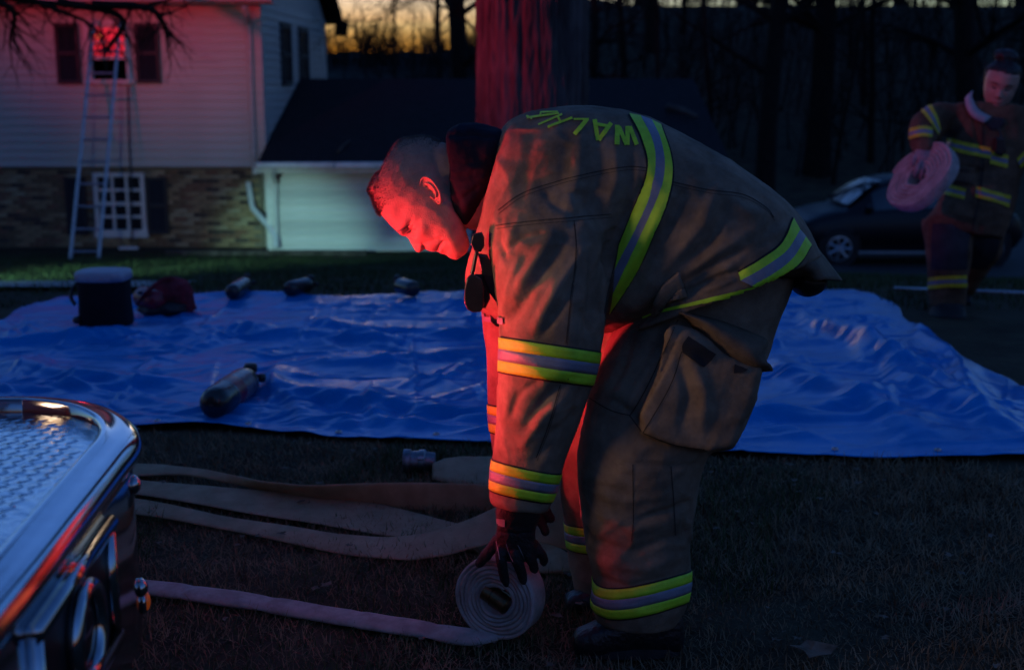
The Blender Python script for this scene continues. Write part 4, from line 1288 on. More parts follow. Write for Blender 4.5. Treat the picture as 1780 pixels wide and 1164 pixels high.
# raised lozenges
bm = bmesh.new()
import itertools
k_ = 0
for i in range(0, 62):
    for j in range(0, 26):
        x = -1.30 + j * .0255; y = 1.25 + i * .0175 + (.00875 if j % 2 else 0)
        xi = np.interp(y, inner[::-1, 1] if inner[0, 1] > inner[-1, 1] else inner[:, 1], inner[::-1, 0] if inner[0, 1] > inner[-1, 1] else inner[:, 0])
        if y > 2.22 - max(0, x + .95) ** 2 * 2.2 or x > -.715 + (0 if y < 1.95 else -(y - 1.95) * .35) : continue
        a_ = R(45 if (i + j) % 2 else -45)
        d = Vector((math.cos(a_), math.sin(a_), 0)); e = Vector((-d.y, d.x, 0))
        c = Vector((x, y, ZB - .020))
        q = [bm.verts.new(c + d * .0135), bm.verts.new(c + e * .004), bm.verts.new(c - d * .0135), bm.verts.new(c - e * .004), bm.verts.new(c + d * .006 + Vector((0, 0, .0016))), bm.verts.new(c - d * .006 + Vector((0, 0, .0016)))]
        for f in ((0, 1, 4), (1, 2, 5), (1, 5, 4), (2, 3, 5), (3, 0, 4), (3, 4, 5)): bm.faces.new([q[g_] for g_ in f])
bmesh.ops.recalc_face_normals(bm, faces=bm.faces)
o = obj('tread', bm, M['plate'], deck, smooth=True); o['kind'] = 'stuff'
# fittings on the front face
def face_pt(y, z, out=0.0):
    i = int(np.argmin(np.abs(oc[20:130, 1] - y) + np.where(oc[20:130, 0] < -.75, 9, 0))) + 20
    t = oc[i + 1] - oc[i - 1]; t /= np.hypot(*t); n_ = np.array([t[1], -t[0]]) * -sgn
    return Vector((oc[i][0] + n_[0] * out, oc[i][1] + n_[1] * out, z)), Vector((n_[0], n_[1], 0))
boltm = None
for y, z in ((2.045, .632), (2.055, .438), (1.30, .632), (1.30, .438)):
    c, n_ = face_pt(y, z)
    obj('bolt', lathe(bmesh.new(), [(0, .017), (.004, .017), (.009, .014), (.013, .008), (.0145, .002)], c, n_, 20), M['chrome'], truck, smooth=True)
c, n_ = face_pt(2.10, .392)
ml = obj('marker_light', lathe(bmesh.new(), [(0, .024), (.005, .024), (.008, .021)], c, n_, 24), M['chrome'], truck, smooth=True)
obj('lens', lathe(bmesh.new(), [(.007, .019), (.012, .017), (.016, .009), (.017, .002)], c, n_, 24), M['amber'], ml, smooth=True)
# recessed lamp housing with round bezel
c, n_ = face_pt(1.63, .55)
tdir = Vector((-n_.y, n_.x, 0))
bm = bmesh.new()
for s_, z0_, z1_ in ((-1, .45, .635), (1, .45, .635)):
    q0 = c + tdir * (s_ * .19)
    tube(bm, [q0 + Vector((0, 0, z0_ - .55)) + n_ * .006, q0 + Vector((0, 0, z1_ - .55)) + n_ * .006], .012, 8)
for z_ in (.452, .640):
    tube(bm, [c + tdir * -.20 + Vector((0, 0, z_ - .55)) + n_ * .008, c + tdir * .20 + Vector((0, 0, z_ - .55)) + n_ * .008], .014, 10)
hs = obj('lamp_housing', bm, M['chrome'], truck, smooth=True)
hs['label'] = 'chrome bezel bars round the recessed bumper lamp'
bm = bmesh.new()
q = [c + tdir * (a_ * .19) + Vector((0, 0, b_)) + n_ * .003 for a_, b_ in ((-1, -.09), (1, -.09), (1, .082), (-1, .082))]
vv = [bm.verts.new(p_) for p_ in q] + [bm.verts.new(p_ - n_ * .002) for p_ in q]
bm.faces.new(vv[:4])
obj('backing', bm, M['black'], hs)
cc = c + Vector((0, 0, -.01)) + tdir * .02
rp_ = [cc + n_ * .012 + tdir * (.066 * math.cos(a_)) + Vector((0, 0, .066 * math.sin(a_))) for a_ in np.linspace(0, 2 * math.pi, 33)]
obj('ring', tube(bmesh.new(), rp_, .014, 10, False), M['chrome'], hs, smooth=True)
obj('lamp_lens', lathe(bmesh.new(), [(.004, .055), (.012, .05), (.016, .03), (.017, .003)], cc, n_, 28), M['glassdk'], hs, smooth=True)
# cab and body behind, outside the frame, carrying the warning lamps that light the place
bm = bmesh.new(); bx(bm, -3.3, -1.33, -.86, 2.28, .55, 2.75, .10)
cab = obj('cab', bm, M['redpaint'], truck, smooth=False)
obj('windscreen', box(-1.345, -1.318, -.65, 2.07, 1.55, 2.45, .01), M['glassdk'], cab)
obj('grille', box(-1.34, -1.30, .1, 1.3, .80, 1.35, .01), M['chrome'], cab)
bm = bmesh.new(); bx(bm, -13.2, -3.34, -.88, 2.30, .45, 3.1, .05)
obj('body', bm, M['redpaint'], truck)
bm = bmesh.new()
for k in range(6):
    bx(bm, -12.9 + k * 1.5, -11.55 + k * 1.5, 2.302, 2.318, .75, 2.1, .006)
obj('roller_door', bm, M['alu'], truck); 
truck.children[-1]['kind'] = 'stuff'
for x_ in (-2.4, -10.2):
    for y_, sd in ((2.2, 1), (-.75, -1)):
        w = obj('wheel', lathe(bmesh.new(), [(-.28, .30), (-.28, .46), (-.24, .50), (-.03, .50), (.02, .46), (.02, .31)], (x_, y_, .5), (0, sd, 0), 32), M['rubber'], truck, smooth=True)
        obj('rim', lathe(bmesh.new(), [(-.1, .05), (-.1, .31), (.0, .31), (.0, .28), (-.05, .2), (-.02, .12), (.03, .1), (.035, .02)], (x_, y_, .5), (0, sd, 0), 24), M['chrome'], w, smooth=True)

LAMP = {}
LAMP['red'] = emissive('lit_red_lamp', (1.0, 0.02, 0.05), 0.45)
LAMP['amber'] = emissive('lit_amber_lamp', (1.0, 0.42, 0.06), 1.0)
LAMP['warm'] = emissive('lit_running_lamp', (1.0, 0.55, 0.25), 0.5)
LAMP['white'] = emissive('lit_scene_lamp', (0.75, 1.0, 0.95), 1.0)
def lamp_box(x0_, x1_, y0_, y1_, z0_, z1_, key, name):
    h_ = obj(name, box(x0_ - .02, x1_ + .02, y0_ - .02, y1_ - .01, z0_ - .02, z1_ + .02, .008), M['black'], truck)
    obj('lens', box(x0_, x1_, y0_, y1_, z0_, z1_, .006), LAMP[key], h_)
    return h_
# red lamp on a bracket at the far end of the bumper
obj('lamp_bracket', tube(bmesh.new(), [(-1.14, 2.29, .48), (-1.14, 2.52, .47), (-1.14, 2.73, .48)], .012, 8), M['chrome'], truck, smooth=True)
h_ = obj('warning_light', box(-1.15, -1.10, 2.66, 2.80, .44, .53, .008), M['black'], truck)
obj('lens', box(-1.098, -1.085, 2.67, 2.79, .45, .52, .004), LAMP['red'], h_)
KEY = spot('warning_light_beam', (-1.07, 2.73, .485), (-.05, 2.74, .80), 29.0, (1.0, .030, .050), 62, 1.0, .10)
# amber running lamps beside the grille
for y_ in (2.07, -.79):
    h_ = obj('running_light', box(-1.335, -1.30, y_, y_ + .16, .92, 1.06, .008), M['chrome'], truck)
    obj('lens', box(-1.298, -1.285, y_ + .015, y_ + .145, .935, 1.045, .004), LAMP['warm'], h_)
WARM = spot('running_light_beam', (-1.27, 2.15, 1.0), (.75, 2.66, .72), 4.4, (1.0, .62, .38), 46, 1.0, .16)
# lamps along the far side of the body, mirrored in the upper window
for z0_, z1_ in ((1.93, 2.22), (2.32, 2.62), (2.70, 2.96)):
    lamp_box(-13.0, -11.2, 2.30, 2.34, z0_, z1_, 'red', 'warning_light')
for x_, s_ in ((-12.35, .10), (-12.05, .06)):
    lamp_box(x_, x_ + s_, 2.36, 2.40, 2.45, 2.45 + s_, 'amber', 'marker_light')
lamp_box(-12.6, -11.4, 2.20, 2.34, 3.32, 3.50, 'red', 'warning_light')
RED2 = spot('side_warning_beam', (-12.0, 2.42, 3.42), (-5.4, 19.7, 5.0), 620.0, (1.0, .03, .07), 32, 1.0, .15)
RED3 = spot('side_warning_beam', (-11.8, 2.42, 3.40), (-.15, 9.0, 2.0), 900.0, (1.0, .015, .06), 12, 1.0, .15)
RED4 = spot('side_warning_beam', (-11.5, 2.42, 3.40), (2.95, 7.5, 1.25), 190.0, (1.0, .03, .08), 10, 1.0, .15)
lamp_box(-5.45, -5.05, 2.30, 2.35, .85, 1.05, 'white', 'scene_light')
SCN = spot('scene_light_beam', (-5.2, 2.42, .98), (-3.85, 15.6, -.95), 560.0, (.42, 1.0, .86), 11, .8, .06)
SCN2 = spot('scene_light_beam', (-5.0, 2.42, 1.02), (-4.2, 19.7, -.2), 70.0, (.88, .92, 1.0), 22, 1.0, .06)
SCN3 = spot('scene_light_beam', (-5.4, 2.42, .95), (-3.85, 9.1, -.16), 260.0, (.45, 1.0, .92), 6, .7, .03)
for s_ in (RED4, SCN3, KEY, WARM, RED2, RED3, SCN, SCN2):
    s_.parent = truck; s_.matrix_parent_inverse = world_mat(truck).inverted()

# ---- grass and litter --------------------------------------------------
M['grass_dry'] = mat('dry_grass', (0.125, 0.080, 0.046), 0.9, col2=(0.30, 0.205, 0.125), vscale=7, spec=0.1, detail=6)
M['grass_green'] = mat('green_grass', (0.030, 0.055, 0.020), 0.9, col2=(0.085, 0.10, 0.045), vscale=2.5, spec=0.1, detail=6)
def blades(n, fx, fy, lmin, lmax, w, seed, flat=.5, accept=None):
    rg = np.random.default_rng(seed)
    x, y = fx(rg, n), fy(rg, n)
    if accept is not None:
        k = accept(x, y); x, y = x[k], y[k]
    n = len(x)
    z = ground_z(x, y) - .008
    L = rg.uniform(lmin, lmax, n) * (1 + .6 * vnoise(np.stack([x * 2, y * 2, 0 * x], 1), seed))
    az = rg.uniform(0, 2 * np.pi, n); tilt = rg.uniform(.1, 1.0, n) * flat + rg.uniform(0, .3, n)
    dx, dy, dz_ = np.cos(az) * np.sin(tilt), np.sin(az) * np.sin(tilt), np.cos(tilt)
    az2 = az + np.pi / 2
    sx, sy = np.cos(az2) * w, np.sin(az2) * w
    b = np.stack([x, y, z], 1); d = np.stack([dx, dy, dz_], 1) * L[:, None]; s = np.stack([sx, sy, 0 * sx], 1)
    bend = np.stack([dx, dy, -.2 * np.ones(n)], 1) * (L * .25)[:, None]
    V = np.stack([b - s, b + s, b + d * .55 + s * .7, b + d * .55 - s * .7, b + d + bend], 1).reshape(-1, 3)
    i0 = np.arange(n)[:, None] * 5
    Fq = (i0 + np.array([[0, 1, 2, 3]])); Ft = (i0 + np.array([[3, 2, 4]]))
    F_ = np.concatenate([np.concatenate([i0 + np.array([[0, 1, 2]]), i0 + np.array([[0, 2, 3]])], 0), Ft], 0)
    return mesh_fast('grass', V, F_)
def in_tarp(x, y):
    t_ = (x - TC['nl'][0]) / (TC['nr'][0] - TC['nl'][0])
    yn = TC['nl'][1] + t_ * (TC['nr'][1] - TC['nl'][1]) - .02; t2 = (x - TC['fl'][0]) / (TC['fr'][0] - TC['fl'][0]); yf = TC['fl'][1] + t2 * (TC['fr'][1] - TC['fl'][1])
    xr = TC['nr'][0] + (y - TC['nr'][1]) / (TC['fr'][1] - TC['nr'][1]) * (TC['fr'][0] - TC['nr'][0])
    return (y > yn) & (y < yf + .03) & (x > -2.98) & (x < xr + .08)
acc = lambda x, y: (~in_tarp(x, y)) & (np.abs(x) < .48 * y + .5)
stuff(obj('dry_grass', blades(130000, lambda r, n: r.uniform(-2.6, 2.6, n), lambda r, n: 2.1 + 2.9 * r.uniform(0, 1, n) ** 1.1, .018, .055, .0016, 1, 1.2, acc), M['grass_dry']), 'short dry winter grass in the foreground', 'grass')
stuff(obj('green_grass', blades(70000, lambda r, n: r.uniform(-2.6, 2.6, n), lambda r, n: 2.1 + 2.9 * r.uniform(0, 1, n) ** 1.1, .015, .06, .0016, 2, .8, lambda x, y: acc(x, y) & (vnoise(np.stack([x * 1.5, y * 1.5, 0 * x], 1), 4) > -.05)), M['grass_green']), 'green tufts among the dry foreground grass', 'grass')
stuff(obj('lawn_grass', blades(90000, lambda r, n: r.uniform(-8, 8, n), lambda r, n: r.uniform(7.6, 18.9, n), .03, .08, .004, 3, .6, lambda x, y: (~in_tarp(x, y)) & (np.abs(x) < .45 * y) & ~((x > 3.6) & (y > 14.2))), M['grass_green']), 'rough green lawn between the tarp and the house', 'grass')
# fallen leaves
M['leaf'] = mat('dead_leaf', (0.09, 0.065, 0.045), 0.85, col2=(0.20, 0.16, 0.125), vscale=20, spec=0.15)
def leaf_geo(bm, c, s, rz, rs):
    n_ = 9
    top = []
    for k in range(n_):
        a_ = 2 * math.pi * k / n_
        rr_ = s * (1.0 if k % 2 == 0 else .55) * rs.uniform(.8, 1.2) * (1.35 if k == 0 else 1)
        top.append(bm.verts.new((c[0] + rr_ * math.cos(a_ + rz), c[1] + rr_ * math.sin(a_ + rz), c[2] + rs.uniform(.0, .35) * s)))
    m_ = bm.verts.new((c[0], c[1], c[2] + .03 * s))
    for k in range(n_): bm.faces.new([m_, top[k], top[(k + 1) % n_]])
bm = bmesh.new(); rs = random.Random(3)
for k in range(300):
    x, y = rs.uniform(-2.2, 2.2), 2.15 + 2.6 * rs.random()
    if in_tarp(np.array([x]), np.array([y]))[0] or abs(x) > .46 * y: continue
    leaf_geo(bm, (x, y, gz(x, y) + rs.uniform(.012, .035)), rs.uniform(.006, .016), rs.uniform(0, 6.28), rs)
stuff(obj('leaf_litter', bm, M['leaf']), 'small dead leaves scattered through the grass', 'leaves')
bm = bmesh.new(); q = PZ(1410, 1130, .02); leaf_geo(bm, (q.x, q.y, .02), .05, .2, random.Random(9))
lf = obj('fallen_leaf', bm, M['leaf'])
lf.modifiers.new('t', 'SOLIDIFY').thickness = .0015
tag(lf, 'largest pale dead leaf on the grass right of the boots', 'leaf')
# ================================================================== THE BENT FIREFIGHTER
from mathutils.bvhtree import BVHTree
YM = 2.85
M['coat'] = cloth('turnout_coat', (0.19, 0.142, 0.10), (0.275, 0.208, 0.150))
M['trouser'] = cloth('turnout_trousers', (0.175, 0.130, 0.092), (0.25, 0.188, 0.135))
M['coat_dark'] = cloth('coat_flap', (0.12, 0.09, 0.065), (0.17, 0.125, 0.088))
M['seam'] = mat('seam_thread', (0.03, 0.024, 0.02), 0.9, var=.2)
M['lime'] = mat('lime_trim', (0.44, 0.78, 0.03), 0.5, var=0.10, vscale=40, bump=0.3, bscale=500, emit=(0.35, 0.75, 0.02), estr=0.0)
M['silver'] = mat('silver_trim', (0.20, 0.215, 0.29), 0.4, var=0.12, vscale=30, bump=0.3, bscale=400)
M['trimblack'] = mat('trim_piping', (0.012, 0.011, 0.012), 0.8)
M['letters'] = mat('lime_letters', (0.50, 0.80, 0.03), 0.6, var=0.15, vscale=60, bump=0.3, bscale=400)
M['navy'] = cloth('navy_hood', (0.006, 0.009, 0.020), (0.011, 0.016, 0.030), .95)
M['glove'] = mat('black_glove', (0.016, 0.014, 0.016), 0.65, var=0.4, vscale=30, bump=0.5, bscale=220)
M['boot'] = mat('black_boot', (0.012, 0.012, 0.014), 0.4, var=0.4, vscale=18, bump=0.4, bscale=90)
M['skin'] = mat('skin', (0.40, 0.235, 0.175), 0.5, col2=(0.50, 0.30, 0.225), vscale=45, bump=0.30, bscale=420, spec=0.35, detail=8)
_b = M['skin'].node_tree.nodes['Principled BSDF']
_b.inputs['Subsurface Weight'].default_value = 0.12
_b.inputs['Subsurface Radius'].default_value = (0.012, 0.004, 0.002)
M['hair'] = mat('short_hair', (0.07, 0.058, 0.055), 0.7, col2=(0.16, 0.14, 0.135), vscale=40)
M['lip'] = mat('lip', (0.36, 0.16, 0.13), 0.5, var=.1)
M['gear'] = mat('radio_plastic', (0.02, 0.017, 0.018), 0.3, var=0.3, vscale=30)
M['label_patch'] = mat('glove_tag', (0.30, 0.28, 0.30), 0.6, var=0.2)

def loft_pairs(bm, secs, seg=32, e=2.3, cap=True):
    """secs: (px A, px B, Y, half depth): closed rings whose in-picture axis is A-B"""
    S = catmull([(*a, *b, y, d) for a, b, y, d in secs], max(2, (len(secs) - 1) * 6 + 1))
    rings = []
    fwd = Vector((0, CP, -SP))
    for ax, ay, bx_, by, y, d in S:
        A, B = P(ax, ay, y), P(bx_, by, y)
        c, h = (A + B) / 2, (A - B) / 2
        ring = []
        for k in range(seg):
            w = 2 * math.pi * k / seg
            cw, sw_ = math.cos(w), math.sin(w)
            f = (abs(cw) ** e + abs(sw_) ** e) ** (-1 / e)
            ring.append(bm.verts.new(c + h * (f * cw) + fwd * (d * f * sw_)))
        rings.append(ring)
    for i in range(len(rings) - 1):
        for k in range(seg):
            bm.faces.new([rings[i][k], rings[i][(k + 1) % seg], rings[i + 1][(k + 1) % seg], rings[i + 1][k]])
    if cap:
        bm.faces.new(list(reversed(rings[0]))); bm.faces.new(rings[-1])
    bmesh.ops.recalc_face_normals(bm, faces=bm.faces)
    return bm

def prism(bm, poly, y0, y1, grow=1.0):
    """closed slab from a pixel polygon between two distances"""
    n = len(poly)
    cx, cy = sum(p_[0] for p_ in poly) / n, sum(p_[1] for p_ in poly) / n
    a = [bm.verts.new(P(*p_, y0)) for p_ in poly]
    s = y0 / y1
    b = [bm.verts.new(P(cx + (p_[0] - cx) * grow, cy + (p_[1] - cy) * grow, y1)) for p_ in poly]
    fs = [bm.faces.new(a), bm.faces.new(list(reversed(b)))]
    for i in range(n): fs.append(bm.faces.new([a[i], a[(i + 1) % n], b[(i + 1) % n], b[i]]))
    bmesh.ops.recalc_face_normals(bm, faces=fs)
    return bm

def remesh(bm, voxel, smooth=6, name='m', fac=.5):
    me = bm_mesh(name, bm)
    o = bpy.data.objects.new('tmp', me); C.objects.link(o)
    r = o.modifiers.new('r', 'REMESH'); r.mode = 'VOXEL'; r.voxel_size = voxel; r.use_smooth_shade = True
    if smooth:
        s = o.modifiers.new('s', 'SMOOTH'); s.iterations = smooth; s.factor = fac
    dg = bpy.context.evaluated_depsgraph_get()
    out = bpy.data.meshes.new_from_object(o.evaluated_get(dg))
    bpy.data.objects.remove(o); bpy.data.meshes.remove(me)
    out.name = name
    return out

def verts_of(me):
    co = np.empty(len(me.vertices) * 3, dtype=np.float32); me.vertices.foreach_get('co', co)
    no = np.empty(len(me.vertices) * 3, dtype=np.float32); me.vertices.foreach_get('normal', no)
    return co.reshape(-1, 3).astype(float), no.reshape(-1, 3).astype(float)

def set_verts(me, co):
    me.vertices.foreach_set('co', np.asarray(co, dtype=np.float32).ravel()); me.update()

def facing(co, no):
    d = np.array([0, 0, CAM_H]) - co
    d /= np.linalg.norm(d, axis=1)[:, None]
    return (d * no).sum(1)

def seg_dist(p, poly):
    """distance of pixels p to a polyline; also position 0..1 along it"""
    best = np.full(len(p), 1e9); tt = np.zeros(len(p))
    poly = np.array(poly, dtype=float)
    m = len(poly) - 1
    for i in range(m):
        a, b = poly[i], poly[i + 1]
        ab = b - a
        t = np.clip(((p - a) @ ab) / (ab @ ab), 0, 1)
        d = np.linalg.norm(p - (a + t[:, None] * ab), axis=1)
        k = d < best
        best[k] = d[k]; tt[k] = (i + t[k]) / m
    return best, tt

def crease(me, lines, front=True, jitter=True):
    """press grooves (negative) or raise ridges into the camera-facing side along pixel polylines"""
    co, no = verts_of(me)
    px = to_px(co)
    if jitter:
        px = px + 3.0 * np.stack([vnoise(co * 9, 41), vnoise(co * 9, 42)], 1)
    fc = sstep(.0, .35, facing(co, no))
    disp = np.zeros(len(co))
    for poly, w, h in lines:
        d, t = seg_dist(px, poly)
        fall = np.sin(np.pi * np.clip(.12 + t * .76, 0, 1)) ** .7
        disp += h * np.exp(-(d / w) ** 2) * fall
    set_verts(me, co + no * (disp * fc)[:, None])

def wrinkle(me, amp, scale, seed, stretch=(1, 1, 1)):
    co, no = verts_of(me)
    q = co * np.array(stretch) * scale
    q = q + .6 * np.stack([vnoise(q * .6, seed + 1), vnoise(q * .6, seed + 2), vnoise(q * .6, seed + 3)], 1)
    n = (1 - 2 * np.abs(vnoise(q, seed))) + .5 * (1 - 2 * np.abs(vnoise(q * 2.1, seed + 7)))
    set_verts(me, co + no * (amp * n)[:, None])

def sharp_fold(me, amp, scale, seed, stretch=(1, 1, 1)):
    """thin raised folds where a noise field crosses zero, only in patches"""
    co, no = verts_of(me)
    q = co * np.array(stretch) * scale
    q = q + .8 * np.stack([vnoise(q * .5, seed + 1), vnoise(q * .5, seed + 2), vnoise(q * .5, seed + 3)], 1)
    r = np.maximum(0, 1 - np.abs(vnoise(q, seed)) * 3.2) ** 1.6
    m_ = sstep(.0, .5, vnoise(co * 3.1, seed + 11))
    set_verts(me, co + no * (amp * r * m_)[:, None])

class Caster:
    def __init__(self, meshes):
        V, Fc = [], []
        for me in meshes:
            b = len(V)
            V += [v_.co.copy() for v_ in me.vertices]
            Fc += [[i + b for i in p_.vertices] for p_ in me.polygons]
        self.t = BVHTree.FromPolygons(V, Fc)
    def px(self, px, py, mirror=False, ym=YM):
        r = Vector(ray(px, py)).normalized(); o_ = Vector((0, 0, CAM_H))
        if mirror:
            r.y = -r.y; o_.y = 2 * ym
        return self.t.ray_cast(o_, r)

def sheet(name, rows, caster, lift, mtl, parent, mirror=False, jump=.05, thick=0.0):
    """rows of pixels dropped on the surface -> a patch lying on it"""
    bm = bmesh.new()
    vs_ = []
    for row in rows:
        line = []
        for q in row:
            h_ = caster.px(q[0], q[1], mirror)
            line.append(None if h_[0] is None else (bm.verts.new(h_[0] + h_[1] * lift), h_[0].copy()))
        vs_.append(line)
    for i in range(len(vs_) - 1):
        for k in range(len(vs_[0]) - 1):
            q = [vs_[i][k], vs_[i][k + 1], vs_[i + 1][k + 1], vs_[i + 1][k]]
            if any(a is None for a in q): continue
            ps = [a[1] for a in q]
            if max((ps[a] - ps[a - 1]).length for a in range(4)) > jump: continue
            bm.faces.new([a[0] for a in q])
    bmesh.ops.delete(bm, geom=[v_ for v_ in bm.verts if not v_.link_faces], context='VERTS')
    if thick:
        bmesh.ops.recalc_face_normals(bm, faces=bm.faces)
    bm.normal_update()
    if len(bm.faces) == 0:
        bm.free(); return None
    fwd_ = sum((f.normal.y for f in bm.faces)) * (-1 if mirror else 1)
    if fwd_ > 0: bmesh.ops.reverse_faces(bm, faces=bm.faces)
    o = obj(name, bm, mtl, parent, smooth=True)
    if thick:
        m_ = o.modifiers.new('t', 'SOLIDIFY'); m_.thickness = thick; m_.offset = 1
    return o

def between(ea, eb, n=48, m=7):
    A, B = catmull([(*p_, 0) for p_ in ea], n)[:, :2], catmull([(*p_, 0) for p_ in eb], n)[:, :2]
    return [[tuple(A[i] + (B[i] - A[i]) * k / (m - 1)) for k in range(m)] for i in range(n)]

def stroke(poly, w, n=None, m=3):
    """pixel polyline -> strip rows of width w"""
    n = n or max(6, int(sum(math.dist(poly[i], poly[i + 1]) for i in range(len(poly) - 1)) / 4))
    c = catmull([(*p_, 0) for p_ in poly], n)[:, :2] if len(poly) > 2 else np.linspace(poly[0], poly[1], n)
    t = np.gradient(c, axis=0); t /= np.linalg.norm(t, axis=1)[:, None]
    nn = np.stack([-t[:, 1], t[:, 0]], 1)
    return [[tuple(c[i] + nn[i] * w * (k / (m - 1) - .5)) for k in range(m)] for i in range(n)]

def ring_band(name, caster, c, axis, o0, o1, lift, mtl, parent, seg=64, m=5, rmax=.3, ref=None, wave=None):
    """band all round a limb: rays leave the limb's core and stop on its surface"""
    axis = Vector(axis).normalized(); c = Vector(c)
    a, b = frame_at(axis, ref)
    bm = bmesh.new(); rows = []
    for j in range(m):
        off = o0 + (o1 - o0) * j / (m - 1)
        row = []
        for k in range(seg):
            w = 2 * math.pi * k / seg
            d = a * math.cos(w) + b * math.sin(w)
            dz_ = wave(w) if wave else 0
            h_ = caster.t.ray_cast(c + axis * (off + dz_), d, rmax)
            row.append(bm.verts.new(h_[0] + d * lift) if h_[0] is not None else None)
        rows.append(row)
    for j in range(m - 1):
        for k in range(seg):
            q = [rows[j][k], rows[j][(k + 1) % seg], rows[j + 1][(k + 1) % seg], rows[j + 1][k]]
            if any(x is None for x in q): continue
            if max((q[i].co - q[i - 1].co).length for i in range(4)) > .06: continue
            bm.faces.new(q)
    bmesh.ops.delete(bm, geom=[v_ for v_ in bm.verts if not v_.link_faces], context='VERTS')
    bmesh.ops.recalc_face_normals(bm, faces=bm.faces)
    o = obj(name, bm, mtl, parent, smooth=True)
    m_ = o.modifiers.new('t', 'SOLIDIFY'); m_.thickness = .0012; m_.offset = -1
    return o

def trim_ring(caster, c, axis, w, parent, seg=64, ref=None, wave=None, gap=0.0):
    """lime / silver / lime reflective trim with dark piping"""
    h_ = w / 2
    ring_band('trim_piping', caster, c, axis, -h_ - .0035, h_ + .0035, .0016, M['trimblack'], parent, seg, 5, .3, ref, wave)
    ring_band('lime_trim', caster, c, axis, -h_, -h_ + w * .33, .0032, M['lime'], parent, seg, 4, .3, ref, wave)
    ring_band('silver_trim', caster, c, axis, -h_ + w * .33, h_ - w * .33, .0034, M['silver'], parent, seg, 4, .3, ref, wave)
    ring_band('lime_trim', caster, c, axis, h_ - w * .33, h_, .0032, M['lime'], parent, seg, 4, .3, ref, wave)

man = thing('person', 'firefighter in tan turnout coat with lime stripes, bent over rolling hose', 'person', (P(1105, 1100, YM).x, YM, 0))

# ---- head, face and neck: one skin surface --------------------------------
HO = P(745, 340, YM)
hd = (HO - Vector((0, 0, CAM_H))).dot(Vector((0, CP, -SP)))
HS = hd / F_PX
CAMUP, CAMR, CAMF = Vector((0, SP, CP)), Vector((1, 0, 0)), Vector((0, CP, -SP))
HU = CAMR * -.91 + CAMUP * .41; HU.normalize()
HV = CAMR * -.41 - CAMUP * .91; HV.normalize()
# the head is turned a touch, so its side axis leans
HWv = -CAMF
def uv(px, py): return ((px - 745) * -.91 + (py - 340) * -.41, (px - 745) * -.41 + (py - 340) * .91)
def HP(u, v, w): return HO + (HU * u + HV * v + HWv * w) * HS
front_px = [(806, 440), (801.9, 446.5), (792.6, 450.5), (782.3, 447.8), (776, 443.2), (769, 441), (763.7, 439.6), (760.5, 436.2), (755.5, 437.6), (745, 436.0), (739, 431.5), (733, 428), (724, 425), (714, 416), (706, 410.5), (699, 410.5), (692.6, 405.6), (681, 394), (671, 383.5), (659.6, 369), (651, 355), (645.5, 338)]
fu = np.array([uv(*p_) for p_ in front_px]); fu = fu[np.argsort(fu[:, 0])]
back_px = [(645, 322), (649, 303), (655, 284), (667, 265), (683, 251), (703, 241.5), (719, 239.5), (735, 237.5), (751, 240.5), (763, 246)]
bu = np.array([uv(*p_) for p_ in back_px])
bu = np.vstack([bu, [[10, -88], [0, -76], [-20, -56], [-40, -34], [-60, -6], [-73, 14], [-90, 36], [-100, 48]]]); bu = bu[np.argsort(bu[:, 0])]
wid = np.array([(-101, 8), (-97, 16), (-90, 27), (-80, 35), (-65, 43), (-45, 49), (-20, 53), (0, 56), (20, 58.5), (40, 59), (60, 55), (78, 45), (90, 32), (97, 19), (101, 8)])
bm = bmesh.new(); rings = []
for u_ in np.concatenate([np.linspace(-99, -60, 22), np.linspace(-57, 20, 34), np.linspace(23, 99, 34)]):
    vf = np.interp(u_, fu[:, 0], fu[:, 1]); vb = np.interp(u_, bu[:, 0], bu[:, 1]); W0 = np.interp(u_, wid[:, 0], wid[:, 1])
    if u_ > 88: vf = min(vf, 60 - (u_ - 88) * 2.2); vb = max(vb, -8 + (u_ - 88) * 1.2)
    c_, h_ = (vf + vb) / 2, (vf - vb) / 2
    ring = []
    for k in range(48):
        w = 2 * math.pi * k / 48
        cw, sw_ = math.cos(w), math.sin(w)
        # face narrower and flatter in front, skull rounder behind
        nar = 1 - .20 * max(0, cw) ** 1.5 * (1 if u_ < 30 else max(0, 1 - (u_ - 30) / 50)) 
        e = 2.15
        f = (abs(cw) ** e + abs(sw_) ** e) ** (-1 / e)
        ring.append(bm.verts.new(HP(u_, c_ + h_ * f * cw, W0 * f * sw_ * nar)))
    rings.append(ring)
for i in range(len(rings) - 1):
    for k in range(48): bm.faces.new([rings[i][k], rings[i][(k + 1) % 48], rings[i + 1][(k + 1) % 48], rings[i + 1][k]])
bm.faces.new(list(reversed(rings[0]))); bm.faces.new(rings[-1])
# nose
rings = []
for u_, v_, hw_, dp in ((12, 80, 5, 14), (6, 80.5, 5.5, 15), (-2, 85, 6.5, 20), (-10, 91.5, 8, 24), (-17, 97, 10.5, 27), (-22, 99.5, 12.5, 26), (-26, 98, 13, 24), (-29, 94, 11, 20), (-31, 90, 7, 14)):
    rings.append([bm.verts.new(HP(u_, v_ - dp + dp * math.cos(a_) * (1 if math.cos(a_) > 0 else .4), hw_ * math.sin(a_) * (1.35 if math.cos(a_) < .3 else 1))) for a_ in np.linspace(0, 2 * math.pi, 16, endpoint=False)])
for i in range(len(rings) - 1):
    for k in range(16): bm.faces.new([rings[i][k], rings[i][(k + 1) % 16], rings[i + 1][(k + 1) % 16], rings[i + 1][k]])
bm.faces.new(list(reversed(rings[0]))); bm.faces.new(rings[-1])
